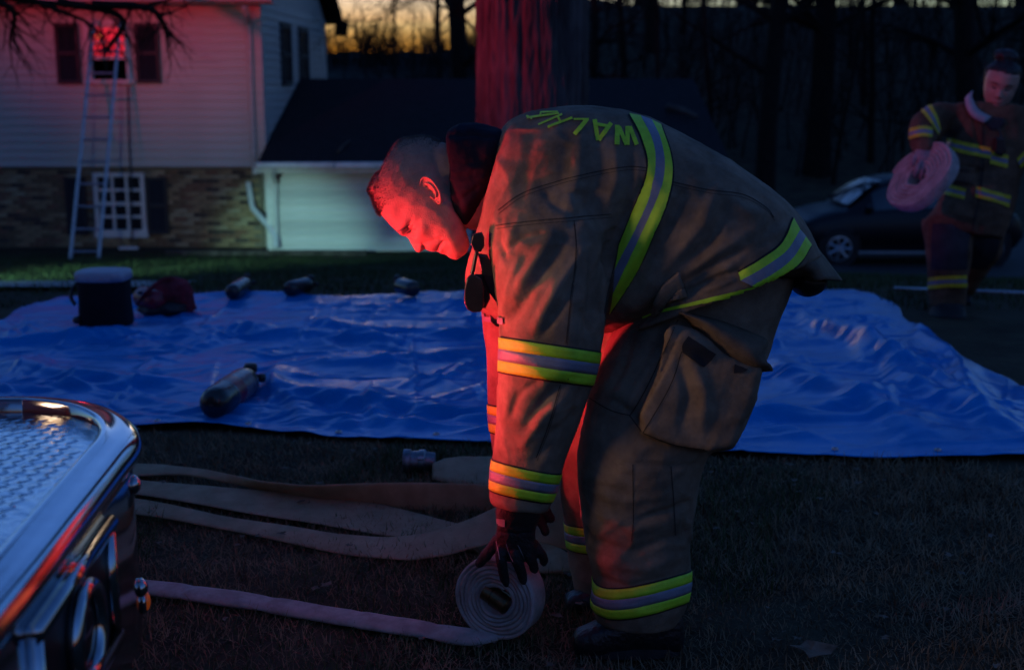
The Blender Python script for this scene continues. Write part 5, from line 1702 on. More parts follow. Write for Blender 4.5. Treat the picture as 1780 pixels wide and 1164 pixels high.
# neck down into the collar
loft_pairs(bm, [((752, 246), (770, 370), YM, .050), ((775, 249), (802, 392), YM, .058), ((810, 256), (822, 400), YM, .062), ((850, 262), (850, 400), YM, .066), ((900, 270), (890, 410), YM, .085)], 28, 2.1)
bmesh.ops.recalc_face_normals(bm, faces=bm.faces)
head_me = remesh(bm, .0030, 5, 'body')
co, no = verts_of(head_me)
rel = co - np.array(HO)
U_ = rel @ np.array(HU) / HS; V_ = rel @ np.array(HV) / HS; W_s = rel @ np.array(HWv) / HS
A_ = np.abs(W_s)
def dab(u0, v0, w0, r, h, ru=None):
    global co
    ru = ru or r
    g_ = np.exp(-(((U_ - u0) / ru) ** 2 + ((V_ - v0) / r) ** 2 + ((A_ - w0) / (r * 1.2)) ** 2))
    co = co + no * (h * HS * g_)[:, None]
def dabl(pts, r, h):
    """stroke in (u,v) on the side of the face"""
    d, t = seg_dist(np.stack([U_, V_], 1), pts)
    global co
    co = co + no * (h * HS * np.exp(-(d / r) ** 2) * np.where(A_ > 12, 1, A_ / 12))[:, None]
dab(3, 74, 26, 10, -9.0, 8)          # eye socket
dab(4, 70, 30, 6, 3.2, 5)            # lid
dab(15, 78, 22, 9, 4.5, 6)           # brow
dab(14, 68, 40, 9, 2.5, 6)
dab(-20, 62, 38, 14, 3.5, 10)        # cheekbone
dab(-40, 62, 40, 14, -3.0)           # cheek hollow
dab(-27, 86, 13, 5, 3.0)             # nose wing
dab(-29, 84, 10, 3, -4.0)            # nostril
dab(30, 50, 52, 16, -3.0)            # temple
dab(-44, 84, 14, 7, 1.8, 5)          # upper lip
dab(-60, 80, 14, 7, 2.2, 5)          # lower lip
dabl([(-53.5, 90), (-55, 74), (-58, 66)], 2.2, -4.5)       # mouth line
dabl([(-60, 66), (-64, 64)], 4, -2.0)
dabl([(-27, 80), (-38, 74), (-52, 64)], 3.2, -2.2)         # nasolabial fold
dabl([(2, 76), (1, 66), (-1, 60)], 1.4, -2.4)              # lid crease
dabl([(8, 74), (7.5, 62), (5, 56)], 2.0, -2.2)
dabl([(-6, 74), (-9, 64)], 3, -1.4)                         # under-eye
dabl([(-40, 5), (-70, 22), (-92, 48), (-98, 66)], 7, 2.8)  # jaw edge
dabl([(-34, 0), (-52, 6), (-82, 24), (-104, 44)], 3.0, -2.0) # crease behind the jaw
dab(-88, 80, 0, 12, 1.5)
co = co + no * (.6 * HS * fbm(co * 60, 3, 3))[:, None]
set_verts(head_me, co)
body = obj('body', head_me, M['skin'], man, smooth=True)
# ears
def ear(side):
    w0 = 55.5 * side
    def EP(a, b, out): # a along the ear (top -> lobe), b across (front -> back)
        ex, ey = 753.5 + a * .70 + b * .62, 337.5 + a * .714 - b * .78
        u_, v_ = uv(ex, ey)
        return HP(u_, v_, w0 + side * (out + .30 * b))
    bm = bmesh.new()
    helix = [(-4, -10, 1), (-14, -10, 2), (-21, -6, 4), (-24, 2, 6), (-20, 9, 8), (-11, 12, 9), (0, 11.5, 9), (10, 9, 8), (17, 5.5, 6), (22, 1, 5), (25, -4, 3.5), (22, -8, 2.5), (15, -10, 1.5)]
    fr = [bm.verts.new(EP(a, b, o_ - .5)) for a, b, o_ in helix]; bk = [bm.verts.new(EP(a * .9, b * .9, o_ - 9)) for a, b, o_ in helix]
    n_ = len(helix)
    bm.faces.new(fr); bm.faces.new(list(reversed(bk)))
    for i in range(n_): bm.faces.new([fr[i], bk[i], bk[(i + 1) % n_], fr[(i + 1) % n_]])
    tube(bm, catmull([tuple(EP(*h_)) for h_ in helix[:12]], 36), [.0024 if k < 26 else .0030 for k in range(36)], 10)
    tube(bm, catmull([tuple(EP(a, b, o_ + 1)) for a, b, o_ in [(-15, 1, 4), (-8, 5, 6.0), (2, 5, 6.5), (10, 1.5, 5.5), (14, -3, 4.5)]], 20), .0021, 8)
    tube(bm, catmull([tuple(EP(*h_)) for h_ in [(4, -8.5, 3.5), (8, -7.5, 4.5), (12, -8, 4)]], 8), .0025, 8)
    bmesh.ops.recalc_face_normals(bm, faces=bm.faces)
    me = remesh(bm, .0012, 4, 'ear')
    c0_, n0_ = verts_of(me)
    def dent(a, b, r, h):
        global_c = np.array(EP(a, b, 3))
        d = np.linalg.norm(c0_ - global_c, axis=1) / HS
        return -np.exp(-(d / r) ** 2)[:, None] * np.array(HWv)[None] * side * h * HS
    set_verts(me, c0_ + dent(2, -3, 5.5, 6.5) + dent(-9, 0, 3.5, 3.0) + dent(-17, 4, 3, 1.6))
    return obj('ear', me, M['skin'], body, smooth=True)
ear(1); ear(-1)
# eye line: closed lids with lashes, brow hairs
def HSURF(px, py): return headcast.px(px, py)
headcast = Caster([head_me])
for nm, poly, w in (('eyebrow', [(692, 402), (698, 399), (706, 394), (712, 389)], 3.4), ('eyelash', [(707, 406), (711, 402.5), (716, 399)], 1.6)):
    sheet(nm, stroke(poly, w, 14), headcast, .0012, M['hair'], body)
# cropped hair: thousands of short bristles, denser and longer on top
tri_rng = np.random.default_rng(5)
co, no = verts_of(head_me)
rel = co - np.array(HO)
U_ = rel @ np.array(HU) / HS; V_ = rel @ np.array(HV) / HS; W_s = rel @ np.array(HWv) / HS; A_ = np.abs(W_s)
line = np.interp(V_, [-95, -60, -30, -5, 12, 28, 45, 64], [16, 14, 10, 14, 22, 40, 55, 62])
scalp = np.where((U_ > line) & (V_ < 70))[0]
topness = np.clip(1 - A_ / 46, 0, 1)
pick = tri_rng.choice(scalp, 46000)
keep = tri_rng.uniform(0, 1, len(pick)) < (.45 + .55 * topness[pick])
pick = pick[keep]
b = co[pick] + tri_rng.normal(0, .0012, (len(pick), 3)); n_ = no[pick]
L = (.0018 + .0040 * topness[pick] ** .8 + .004 * sstep(40, 66, V_[pick]) * topness[pick]) * tri_rng.uniform(.6, 1.2, len(pick))
dirn = n_ + .25 * np.array(HV) + tri_rng.normal(0, .22, (len(pick), 3)); dirn /= np.linalg.norm(dirn, axis=1)[:, None]
sd = np.cross(dirn, tri_rng.normal(0, 1, (len(pick), 3))); sd /= np.linalg.norm(sd, axis=1)[:, None]
sd *= .00045
V = np.stack([b - sd - n_ * .0006, b + sd - n_ * .0006, b + dirn * L[:, None]], 1).reshape(-1, 3)
hair = obj('hair', mesh_fast('hair', V, np.arange(len(V)).reshape(-1, 3)), M['hair'], body)
hair['kind'] = 'stuff'

# ---- navy hood bunched round the neck --------------------------------------
bm = bmesh.new()
loft_pairs(bm, [((787, 262), (792, 350), YM, .060), ((778, 240), (790, 374), YM, .082), ((784, 224), (800, 388), YM, .092), ((808, 217), (812, 394), YM, .100), ((840, 219), (826, 376), YM, .106), ((862, 226), (842, 350), YM, .108), ((874, 232), (862, 330), YM, .09)], 36, 2.5)
me = remesh(bm, .004, 4, 'hood')
crease(me, [([(785, 238), (820, 236), (858, 240)], 4, -.006), ([(790, 300), (830, 290)], 8, .004), ([(800, 350), (838, 320)], 6, -.005), ([(783, 320), (800, 360)], 6, -.005)])
wrinkle(me, .0022, 26, 4)
obj('hood', me, M['navy'], man, smooth=True)

# ---- turnout coat: torso and sleeves as one surface -------------------------
bm = bmesh.new()
torso = [((868, 238), (842, 384), YM, .085), ((884, 216), (832, 424), YM, .125), ((912, 202), (810, 478), YM, .170), ((960, 192.5), (820, 524), YM, .215), ((1030, 190), (880, 560), YM, .250), ((1100, 201), (950, 575), YM, .252), ((1170, 230), (1010, 580), YM, .255), ((1240, 268), (1050, 578), YM, .258), ((1310, 316), (1085, 572), YM, .262), ((1362, 358), (1085, 578), YM, .268), ((1397, 402), (1072, 582), YM, .275), ((1418, 446), (1062, 588), YM, .282)]
loft_pairs(bm, torso, 44, 2.2)
near = [((872, 318), (1012, 300), 2.72, .085), ((852, 395), (1040, 360), 2.675, .105), ((857, 470), (1060, 440), 2.64, .108), ((868, 545), (1052, 540), 2.625, .106), ((871, 610), (1036, 632), 2.62, .100), ((868, 690), (1012, 715), 2.625, .090), ((863, 770), (985, 790), 2.635, .076), ((857, 835), (964, 852), 2.645, .066), ((856, 872), (951, 886), 2.65, .060)]
loft_pairs(bm, near, 36, 2.2)
far = [((870, 360), (1000, 340), 2.98, .09), ((846, 450), (1005, 440), 3.04, .10), ((838, 535), (1000, 530), 3.06, .10), ((847, 610), (985, 615), 3.06, .095), ((849, 690), (968, 705), 3.05, .085), ((853, 760), (955, 775), 3.03, .072), ((862, 800), (950, 812), 3.02, .064)]
loft_pairs(bm, far, 32, 2.2)
coat_me = remesh(bm, .0052, 5, 'coat')
wrinkle(coat_me, .0022, 7.0, 3, (1, 1, .6))
wrinkle(coat_me, .0012, 19.0, 6)
sharp_fold(coat_me, .0055, 4.2, 5, (1.2, 1, .7)); sharp_fold(coat_me, .0045, 9.0, 8, (.8, 1, 1.3))
crease(coat_me, [
    # armpit and side of the body
    ([(1122, 318), (1072, 400), (1052, 470), (1046, 540)], 12, -.022), ([(1098, 360), (1076, 420), (1066, 480)], 9, -.010),
    ([(1190, 338), (1150, 410), (1095, 500), (1060, 550)], 11, -.013), ([(1165, 340), (1128, 410), (1082, 490)], 11, .010),
    ([(1240, 330), (1222, 390), (1160, 460), (1085, 545)], 13, .013), ([(1262, 350), (1238, 420), (1170, 490)], 10, -.011),
    ([(1320, 395), (1240, 440), (1160, 490), (1110, 535)], 11, .011), ([(1335, 420), (1255, 455), (1190, 492)], 8, -.010),
    ([(1352, 372), (1300, 372), (1260, 345)], 12, .008), ([(1365, 400), (1310, 430), (1255, 470)], 8, .007), ([(1330, 350), (1345, 385), (1330, 420)], 9, -.008),
    ([(1235, 265), (1240, 310), (1225, 345)], 10, -.007), ([(1290, 470), (1240, 486), (1180, 512)], 6, -.010), ([(1275, 486), (1225, 505)], 5, .007), ([(1290, 478), (1255, 476), (1215, 496)], 4, -.006),
    # upper back drape
    ([(925, 240), (912, 300), (905, 350)], 11, -.005), ([(985, 240), (980, 300), (940, 360)], 12, -.007), ([(1008, 235), (1005, 300), (985, 370)], 9, .006), ([(1040, 240), (1042, 300), (1020, 360), (1000, 385)], 10, -.008), ([(1070, 245), (1072, 310), (1050, 365)], 9, .007), ([(1095, 260), (1098, 320), (1070, 380)], 9, -.008),
    ([(945, 330), (965, 355), (1000, 372)], 7, -.006), ([(950, 345), (985, 330), (1030, 325)], 8, .005),
    # sleeve head and upper sleeve
    ([(872, 380), (868, 420), (880, 450)], 5, -.006), ([(905, 385), (888, 410), (882, 440)], 7, .006), ([(875, 440), (905, 415), (940, 405)], 5, -.008), ([(985, 410), (945, 470), (905, 530), (880, 570)], 11, -.011), ([(960, 405), (925, 460), (890, 510)], 10, .008), ([(1015, 430), (965, 500), (930, 570)], 10, .009), ([(1000, 470), (975, 530), (945, 580)], 7, -.008), ([(1030, 440), (1030, 510), (1020, 575)], 9, -.011), ([(1052, 430), (1050, 500), (1042, 560)], 7, .007), ([(1010, 540), (1030, 590)], 6, -.006), ([(900, 450), (882, 500), (876, 545)], 6, .005),
    # forearm
    ([(1000, 655), (960, 680), (915, 735)], 9, -.009), ([(985, 690), (945, 720), (910, 770)], 9, .008), ([(995, 725), (960, 755), (930, 800)], 9, -.008), ([(890, 660), (880, 720), (872, 780)], 8, .004), ([(1010, 680), (990, 740), (968, 790)], 7, -.006), ([(935, 660), (900, 690), (878, 740)], 6, -.004)])
coat = obj('coat', coat_me, M['coat'], man, smooth=True)
cc_ = Caster([coat_me])

# tail of the coat flaring off the back, and the open skirt underneath
bm = bmesh.new()
tail = between([(1376, 378), (1402, 412), (1428, 446), (1461, 489)], [(1300, 486), (1345, 484), (1395, 478), (1400, 484)], 16, 14)
grid = []
for i, row in enumerate(tail):
    grid.append([P(x, y, YM - .19 + .10 * (k / 13) ** 2 - .075 * math.sin(math.pi * k / 13) + .20 * (1 - k / 13) ** 2 * .9) for k, (x, y) in enumerate(row)])
tl_o = obj('coat_tail', grid_mesh('coat_tail', np.array([[tuple(q) for q in r_] for r_ in grid])), M['coat_dark'], man, smooth=True)
m_ = tl_o.modifiers.new('t', 'SOLIDIFY'); m_.thickness = .006
bm = bmesh.new()
loft_pairs(bm, [((1376, 480), (1378, 492), YM - .05, .04), ((1386, 476), (1386, 508), YM - .05, .06), ((1405, 474), (1403, 516), YM - .05, .065), ((1424, 478), (1420, 512), YM - .05, .055), ((1434, 486), (1432, 502), YM - .05, .03)], 24, 2.3)
obj('tool_pouch', bm, M['black'], man, smooth=True)

# reflective trim round chest and back (both sides of the body)
L1 = [(1093, 199), (1114, 239), (1126, 288), (1113, 337), (1090, 396), (1078, 425)]
L2 = [(1113, 203), (1131, 239), (1139, 278), (1131, 337), (1108, 391), (1086, 436), (1070, 468)]
L3 = [(1132, 210), (1148, 245), (1155, 288), (1147, 332), (1121, 394), (1094, 452), (1066, 508)]
L4 = [(1148, 218), (1165, 268), (1168, 311), (1157, 356), (1131, 415), (1108, 467), (1085, 506), (1059, 545)]
def off_px(poly, d): return [(x + d, y) for x, y in poly]
for mir in (False, True):
    sheet('trim_piping', between(off_px(L1, -3), off_px(L4, 3), 60, 13), cc_, .0018, M['trimblack'], coat, mir)
    sheet('lime_trim', between(L1, L2, 60), cc_, .0034, M['lime'], coat, mir)
    sheet('silver_trim', between(L2, L3, 60), cc_, .0036, M['silver'], coat, mir)
    sheet('lime_trim', between(L3, L4, 60), cc_, .0034, M['lime'], coat, mir)
# hem trim
H1 = [(1378, 380), (1357, 424), (1320, 452), (1284, 474)]
H2 = [(1389, 400), (1366, 436), (1328, 464), (1287, 488)]
H3 = [(1399, 412), (1377, 448), (1345, 474), (1306, 496)]
H4 = [(1409, 426), (1388, 458), (1350, 482), (1318, 500)]
sheet('trim_piping', between([(x - 2, y - 3) for x, y in H1], [(x + 1, y + 3) for x, y in H4], 40, 11), cc_, .0018, M['trimblack'], coat)
sheet('lime_trim', between(H1, H2, 40), cc_, .0034, M['lime'], coat)
sheet('silver_trim', between(H2, H3, 40), cc_, .0036, M['silver'], coat)
sheet('lime_trim', between(H3, H4, 40), cc_, .0034, M['lime'], coat)
sheet('lime_trim', between([(1330, 492), (1270, 508), (1196, 527), (1116, 548)], [(1322, 501), (1268, 516), (1196, 533), (1118, 552)], 40, 4), cc_, .0034, M['lime'], coat)
# sleeve trim rings
def ring_px(l, r, y): 
    A, B = P(*l, y), P(*r, y)
    c = (A + B) / 2; ax = (B - A).normalized(); n_ = CAMF.cross(ax).normalized()
    return c, n_
for l, r, y, w in (((870, 616), (1030, 640), 2.62, .072), ((857, 824), (955, 844), 2.645, .066), ((851, 726), (960, 738), 3.045, .066)):
    c_, n_ = ring_px(l, r, y)
    trim_ring(cc_, c_, n_, w, coat)
sheet('lime_trim', between([(828, 543), (850, 546), (876, 551)], [(830, 556), (852, 559), (876, 563)], 12, 4), cc_, .004, M['silver'], coat)
# seams
for poly in ([(866, 366), (905, 338), (960, 318), (1030, 300), (1090, 290), (1124, 292)], [(1128, 293), (1165, 314)], [(1168, 316), (1230, 330), (1290, 338), (1330, 360), (1345, 378)],
             [(862, 392), (930, 384), (1000, 378), (1062, 372)], [(998, 384), (1001, 440), (992, 520), (984, 596)], [(974, 668), (956, 730), (932, 795)], [(1078, 425), (1058, 500), (1050, 545)]):
    sheet('seam', stroke(poly, 1.5), cc_, .0012, M['seam'], coat)
    sheet('seam', stroke([(x + 1.5, y + 5.5) for x, y in poly], .8), cc_, .0010, M['seam'], coat)
# pocket flap lit orange and handwarmer pocket
sheet('pocket_flap', between([(1176, 466), (1190, 492), (1193, 512), (1188, 524)], [(1150, 492), (1136, 514), (1130, 526), (1128, 533)], 16, 8), cc_, .014, M['coat'], coat, thick=.012)
# name across the back: hand-cut letters, upside down from here
def zpx(x, y): return (900 + x / 6.357, 180 + y / 6.357)
LET = [
    [((1096, 248), (1094, 460), 50), ((1112, 268), (1196, 462), 46), ((1208, 262), (1208, 465), 50), ((1232, 268), (1312, 465), 46)],
    [((848, 186), (884, 414), 48), ((1030, 226), (896, 414), 48), ((872, 240), (990, 262), 34)],
    [((618, 182), (785, 184), 22), ((764, 186), (632, 350), 46)],
    [((230, 244), (494, 130), 22), ((335, 270), (604, 166), 26), ((445, 152), (475, 214), 24)],
    [((105, 168), (458, 118), 24), ((262, 108), (445, 104), 18), ((262, 104), (252, 158), 20), ((102, 150), (165, 184), 20)]]
for L_ in LET:
    jb = bmesh.new()
    for i_, (a, b, w) in enumerate(L_):
        rows = stroke([zpx(*a), zpx(*b)], w / 6.357, 16, 4)
        s_ = sheet('letter', rows, cc_, .0030 + .0003 * i_, M['letters'], coat)
        if s_ is None: continue
        jb.from_mesh(s_.data); me_ = s_.data
        bpy.data.objects.remove(s_); bpy.data.meshes.remove(me_)
    obj('letter', jb, M['letters'], coat, smooth=True)

# ---- trousers -----------------------------------------------------------------
bm = bmesh.new()
nl = [((1105, 505), (1374, 488), 2.85, .20), ((1068, 575), (1350, 560), 2.81, .175), ((1034, 650), (1318, 645), 2.745, .145), ((1012, 735), (1262, 740), 2.715, .130), ((1006, 810), (1224, 802), 2.70, .124), ((1010, 880), (1206, 878), 2.70, .115), ((1022, 950), (1196, 945), 2.70, .110), ((1034, 1008), (1198, 1000), 2.70, .112), ((1030, 1050), (1190, 1048), 2.70, .112), ((1040, 1080), (1170, 1084), 2.70, .10)]
loft_pairs(bm, nl, 40, 2.3)
fl = [((1110, 510), (1340, 500), 2.90, .17), ((1044, 592), (1300, 585), 2.96, .15), ((1016, 690), (1230, 690), 3.0, .125), ((984, 780), (1180, 785), 3.0, .115), ((976, 850), (1150, 850), 3.0, .108), ((984, 920), (1130, 920), 3.0, .10), ((994, 985), (1135, 985), 3.0, .10), ((1000, 1030), (1125, 1030), 3.0, .095)]
loft_pairs(bm, fl, 32, 2.3)
# bellows pocket on the thigh
prism(bm, [(1168, 572), (1205, 578), (1262, 618), (1322, 640), (1312, 690), (1290, 735), (1272, 776), (1225, 782), (1170, 772), (1116, 752), (1112, 720), (1138, 660)], 2.555, 2.76, 1.02)
tr_me = remesh(bm, .0065, 6, 'trousers')
wrinkle(tr_me, .0024, 6.5, 13, (1, 1, 1.3)); wrinkle(tr_me, .0010, 20, 15); sharp_fold(tr_me, .008, 4.5, 15, (.7, 1, 1.4)); sharp_fold(tr_me, .004, 10, 18)
crease(tr_me, [([(1180, 570), (1150, 640), (1110, 710), (1090, 720)], 5, -.010), ([(1168, 560), (1130, 640), (1085, 715)], 9, .008), ([(1200, 620), (1225, 680), (1222, 740)], 12, .010), ([(1180, 630), (1195, 690), (1185, 740)], 9, -.007), ([(1100, 580), (1080, 640), (1050, 690)], 8, -.007), ([(1060, 690), (1100, 720), (1120, 752)], 4, -.008),
    ([(1090, 806), (1170, 812), (1215, 806)], 4, -.005), ([(1020, 850), (1090, 870), (1160, 862)], 9, .006), ([(1110, 905), (1160, 890), (1200, 872)], 6, -.008), ([(1040, 890), (1100, 920), (1180, 905)], 9, .006), ([(1030, 940), (1100, 960), (1190, 930)], 8, -.007), ([(1050, 975), (1120, 990), (1190, 965)], 9, .007), ([(1120, 960), (1160, 945), (1195, 950)], 6, .005), ([(1200, 880), (1190, 910), (1196, 940)], 7, -.008), ([(1040, 1000), (1090, 1020), (1180, 1000)], 6, -.006), ([(1190, 890), (1192, 905), (1198, 916)], 6, .007), ([(1100, 1062), (1150, 1066)], 7, .004)])
trousers = obj('trousers', tr_me, M['trouser'], man, smooth=True)
tc_ = Caster([tr_me])
for poly in ([(1178, 556), (1150, 620), (1120, 680), (1095, 722)], [(1185, 610), (1165, 670), (1118, 752)], [(1094, 722), (1116, 750)], [(1100, 806), (1101, 900), (1098, 940)], [(1166, 810), (1170, 860), (1174, 930)], [(1022, 690), (1060, 712), (1095, 722)], [(1118, 752), (1170, 772), (1225, 781)]):
    sheet('seam', stroke(poly, 1.7), tc_, .0012, M['seam'], trousers)
sheet('velcro_patch', between([(1196, 584), (1186, 598), (1186, 611)], [(1244, 615), (1234, 628), (1222, 638)], 12, 8), tc_, .004, M['trimblack'], trousers)
sheet('velcro_patch', between([(1276, 632), (1275, 648)], [(1300, 642), (1288, 648)], 6, 6), tc_, .004, M['trimblack'], trousers)
# raised pocket flap hanging open over the pocket
fl_rows = between([(1172, 545), (1196, 560), (1226, 598), (1262, 630), (1305, 646), (1344, 645)], [(1205, 545), (1250, 556), (1300, 574), (1334, 590), (1332, 608), (1330, 622)], 26, 10)
g3 = [[tuple(P(x, y, 2.60 - .045 * math.sin(math.pi * k / 9) + .0012 * (i - 13) ** 2 * .15 - .03 * (i / 25))) for k, (x, y) in enumerate(row)] for i, row in enumerate(fl_rows)]
pf = obj('pocket_flap', grid_mesh('pocket_flap', np.array(g3)), M['coat_dark'], trousers, smooth=True)
m_ = pf.modifiers.new('t', 'SOLIDIFY'); m_.thickness = .007
c_, n_ = ring_px((1032, 1030), (1196, 1018), 2.70)
trim_ring(tc_, c_, n_, .070, trousers, 72, None, lambda w: .018 * math.cos(w) * 0 - .010 * math.sin(w * 2) )
c_, n_ = ring_px((994, 930), (1130, 930), 3.0)
trim_ring(tc_, c_, n_, .065, trousers, 64)

# ---- boots ---------------------------------------------------------------------
def boot_at(secs, ysh, name='boot'):
    bm = bmesh.new()
    loft_pairs(bm, secs, 24, 2.6)
    me = remesh(bm, .004, 4, 'boot')
    wrinkle(me, .0012, 25, 2)
    return obj('boot', me, M['boot'], man, smooth=True)
b1 = boot_at([((996, 1106), (997, 1124), 2.70, .025), ((1004, 1094), (1004, 1136), 2.70, .045), ((1030, 1082), (1030, 1141), 2.70, .054), ((1070, 1066), (1068, 1141), 2.70, .054), ((1110, 1050), (1108, 1139), 2.70, .052), ((1150, 1046), (1148, 1138), 2.70, .050), ((1176, 1052), (1174, 1136), 2.70, .046), ((1186, 1075), (1186, 1126), 2.70, .030)], 0)
def sole(l, r, y, yw):
    bm = bmesh.new()
    A, B = P(l[0], l[1], y), P(r[0], r[1], y)
    rr_loft(bm, ((A.x + B.x) / 2, y, .0), [(.0, (B.x - A.x) / 2, yw), (.004, (B.x - A.x) / 2 + .004, yw + .003), (.022, (B.x - A.x) / 2 + .003, yw + .002), (.026, (B.x - A.x) / 2 - .006, yw - .006)], 40, 2.6)
    return bm
obj('sole', sole((1000, 1130), (1184, 1130), 2.70, .05), M['rubber'], b1)
b2 = boot_at([((982, 1040), (983, 1056), 2.96, .025), ((990, 1030), (990, 1066), 2.96, .045), ((1020, 1020), (1020, 1071), 2.96, .052), ((1060, 1006), (1060, 1071), 2.96, .052), ((1100, 990), (1100, 1070), 2.98, .05), ((1130, 1000), (1130, 1066), 2.98, .04)], 0)
obj('sole', sole((984, 1062), (1134, 1062), 2.965, .05), M['rubber'], b2)

# ---- gloves -----------------------------------------------------------------------
def finger(bm, pts, r0, r1):
    """pts: (px,py,Y)"""
    q = catmull([tuple(P(*p_)) for p_ in pts], 16)
    tube(bm, q, [r0 + (r1 - r0) * k / 15 if k < 13 else r1 * (1, .82, .5)[k - 13] for k in range(16)], 12)
bm = bmesh.new()
loft_pairs(bm, [((864, 868), (944, 878), 2.65, .045), ((862, 890), (940, 896), 2.655, .042), ((864, 912), (932, 914), 2.665, .038), ((862, 932), (930, 934), 2.675, .036), ((864, 952), (934, 954), 2.685, .034), ((870, 972), (930, 972), 2.70, .026)], 28, 2.4)
finger(bm, [(874, 942, 2.672), (871, 966, 2.660), (874, 990, 2.672), (880, 1018, 2.690)], .0135, .0105)
finger(bm, [(892, 944, 2.668), (896, 968, 2.656), (905, 990, 2.676), (911, 1013, 2.700)], .0138, .0108)
finger(bm, [(912, 944, 2.676), (918, 962, 2.668), (926, 978, 2.690), (930, 993, 2.715)], .0132, .0105)
finger(bm, [(926, 942, 2.69), (936, 956, 2.69), (944, 968, 2.71), (946, 980, 2.735)], .012, .0098)
finger(bm, [(868, 936, 2.685), (852, 956, 2.690), (840, 970, 2.705), (830, 982, 2.725)], .0150, .0112)
me = remesh(bm, .0028, 3, 'glove')
crease(me, [([(866, 924), (900, 928), (932, 924)], 3, -.003), ([(868, 968), (880, 970)], 3, -.002), ([(893, 970), (905, 972)], 3, -.002)], jitter=False)
wrinkle(me, .0009, 45, 3)
gl = obj('glove', me, M['glove'], man, smooth=True)
gc = Caster([me])
sheet('tag', between([(864, 900), (864, 912)], [(878, 902), (878, 915)], 6, 6), gc, .0015, M['label_patch'], gl)
for poly in ([(863, 940), (866, 956), (869, 972)], [(880, 944), (884, 958), (892, 976)], [(900, 946), (907, 960), (914, 976)]):
    sheet('piping', stroke(poly, 1.2), gc, .0010, M['label_patch'], gl)
bm = bmesh.new()
loft_pairs(bm, [((866, 806), (946, 816), 3.02, .05), ((880, 840), (945, 848), 2.985, .042), ((890, 872), (948, 878), 2.95, .038), ((900, 900), (945, 900), 2.93, .030)], 24, 2.3)
finger(bm, [(936, 868, 2.94), (948, 884, 2.93), (956, 898, 2.925), (960, 908, 2.92)], .0125, .0100)
finger(bm, [(928, 886, 2.93), (938, 904, 2.92), (946, 918, 2.915), (950, 930, 2.91)], .0128, .0102)
finger(bm, [(912, 892, 2.93), (914, 914, 2.92), (916, 932, 2.91), (918, 946, 2.90)], .0130, .0102)
finger(bm, [(900, 892, 2.93), (898, 914, 2.91), (900, 934, 2.90), (904, 950, 2.89)], .0130, .0102)
finger(bm, [(892, 880, 2.93), (880, 900, 2.91), (872, 920, 2.895), (868, 936, 2.89)], .0140, .0105)
me = remesh(bm, .003, 3, 'glove'); wrinkle(me, .0009, 45, 8)
obj('glove', me, M['glove'], man, smooth=True)

# ---- radio microphone clipped to the coat front -------------------------------------
mic = thing('radio_microphone', 'dark radio microphone and strap hanging from the coat front', 'radio', P(830, 500, 2.80))
YC = min(h_[0].y for h_ in (cc_.px(x, y) for x, y in ((845, 470), (850, 500), (858, 540), (845, 430))) if h_[0] is not None) - .03
bm = bmesh.new(); prism(bm, [(822, 406), (838, 403), (842, 412), (842, 428), (836, 438), (824, 436), (818, 424)], YC - .015, YC + .02)
obj('clip', remesh(bm, .003, 2, 'clip'), M['gear'], mic, smooth=True)
bm = bmesh.new(); prism(bm, [(812, 482), (818, 476), (828, 478), (838, 486), (842, 505), (842, 530), (836, 542), (822, 543), (812, 538), (806, 524), (808, 498)], YC - .03, YC + .03, .96)
body_m = obj('body', remesh(bm, .0028, 3, 'body'), M['gear'], mic, smooth=True)
obj('cable', tube(bmesh.new(), catmull([tuple(P(x, y, YC - .01)) for x, y in ((829, 436), (826, 450), (823, 466), (820, 478))], 14), .0042, 8), M['gear'], mic, smooth=True)
bm = bmesh.new(); prism(bm, [(830, 440), (846, 442), (858, 462), (868, 484), (876, 505), (880, 520), (878, 530), (862, 525), (848, 505), (838, 480)], YC - .008, YC + .025)
obj('strap', remesh(bm, .003, 2, 'strap'), M['gear'], mic, smooth=True)
bm = bmesh.new(); prism(bm, [(824, 476), (842, 476), (850, 492), (852, 520), (844, 536), (832, 535)], YC + .0, YC + .04)
obj('pouch', remesh(bm, .003, 2, 'pouch'), M['gear'], mic, smooth=True)
bm = bmesh.new(); prism(bm, [(851, 546), (860, 554), (874, 560), (876, 570), (862, 567), (852, 558)], YC - .02, YC + .02)
obj('buckle', remesh(bm, .0025, 1, 'buckle'), M['gear'], mic, smooth=True)
# ================================================================== THE WALKING FIREFIGHTER
YW = 7.5
wm = thing('person', 'firefighter walking at right with dark hair tied up, a hose roll on one arm', 'person', (P(1650, 552, YW).x, YW, gz(P(1650, 552, YW).x, YW)))
M['coat_w'] = cloth('brown_turnout', (0.115, 0.072, 0.046), (0.170, 0.108, 0.070))
M['knee'] = mat('knee_pad', (0.018, 0.020, 0.030), 0.7, var=0.3, vscale=20)
M['hair_w'] = mat('dark_hair', (0.010, 0.008, 0.009), 0.5, var=0.4, vscale=60)
M['skin_w'] = mat('skin_face', (0.42, 0.24, 0.19), 0.5, var=0.08, vscale=30)
M['yellow'] = mat('yellow_trim', (0.55, 0.50, 0.03), 0.55, var=0.12, vscale=40)
ZW = gz(P(1650, 552, YW).x, YW)

bm = bmesh.new()
loft_pairs(bm, [((1706, 196), (1750, 198), YW, .05), ((1668, 180), (1786, 190), YW, .10), ((1640, 198), (1794, 208), YW, .12), ((1650, 250), (1782, 262), YW, .14), ((1654, 310), (1768, 318), YW, .14), ((1636, 350), (1760, 356), YW, .15), ((1612, 384), (1748, 392), YW, .16), ((1614, 400), (1738, 416), YW, .15)], 36, 2.4)
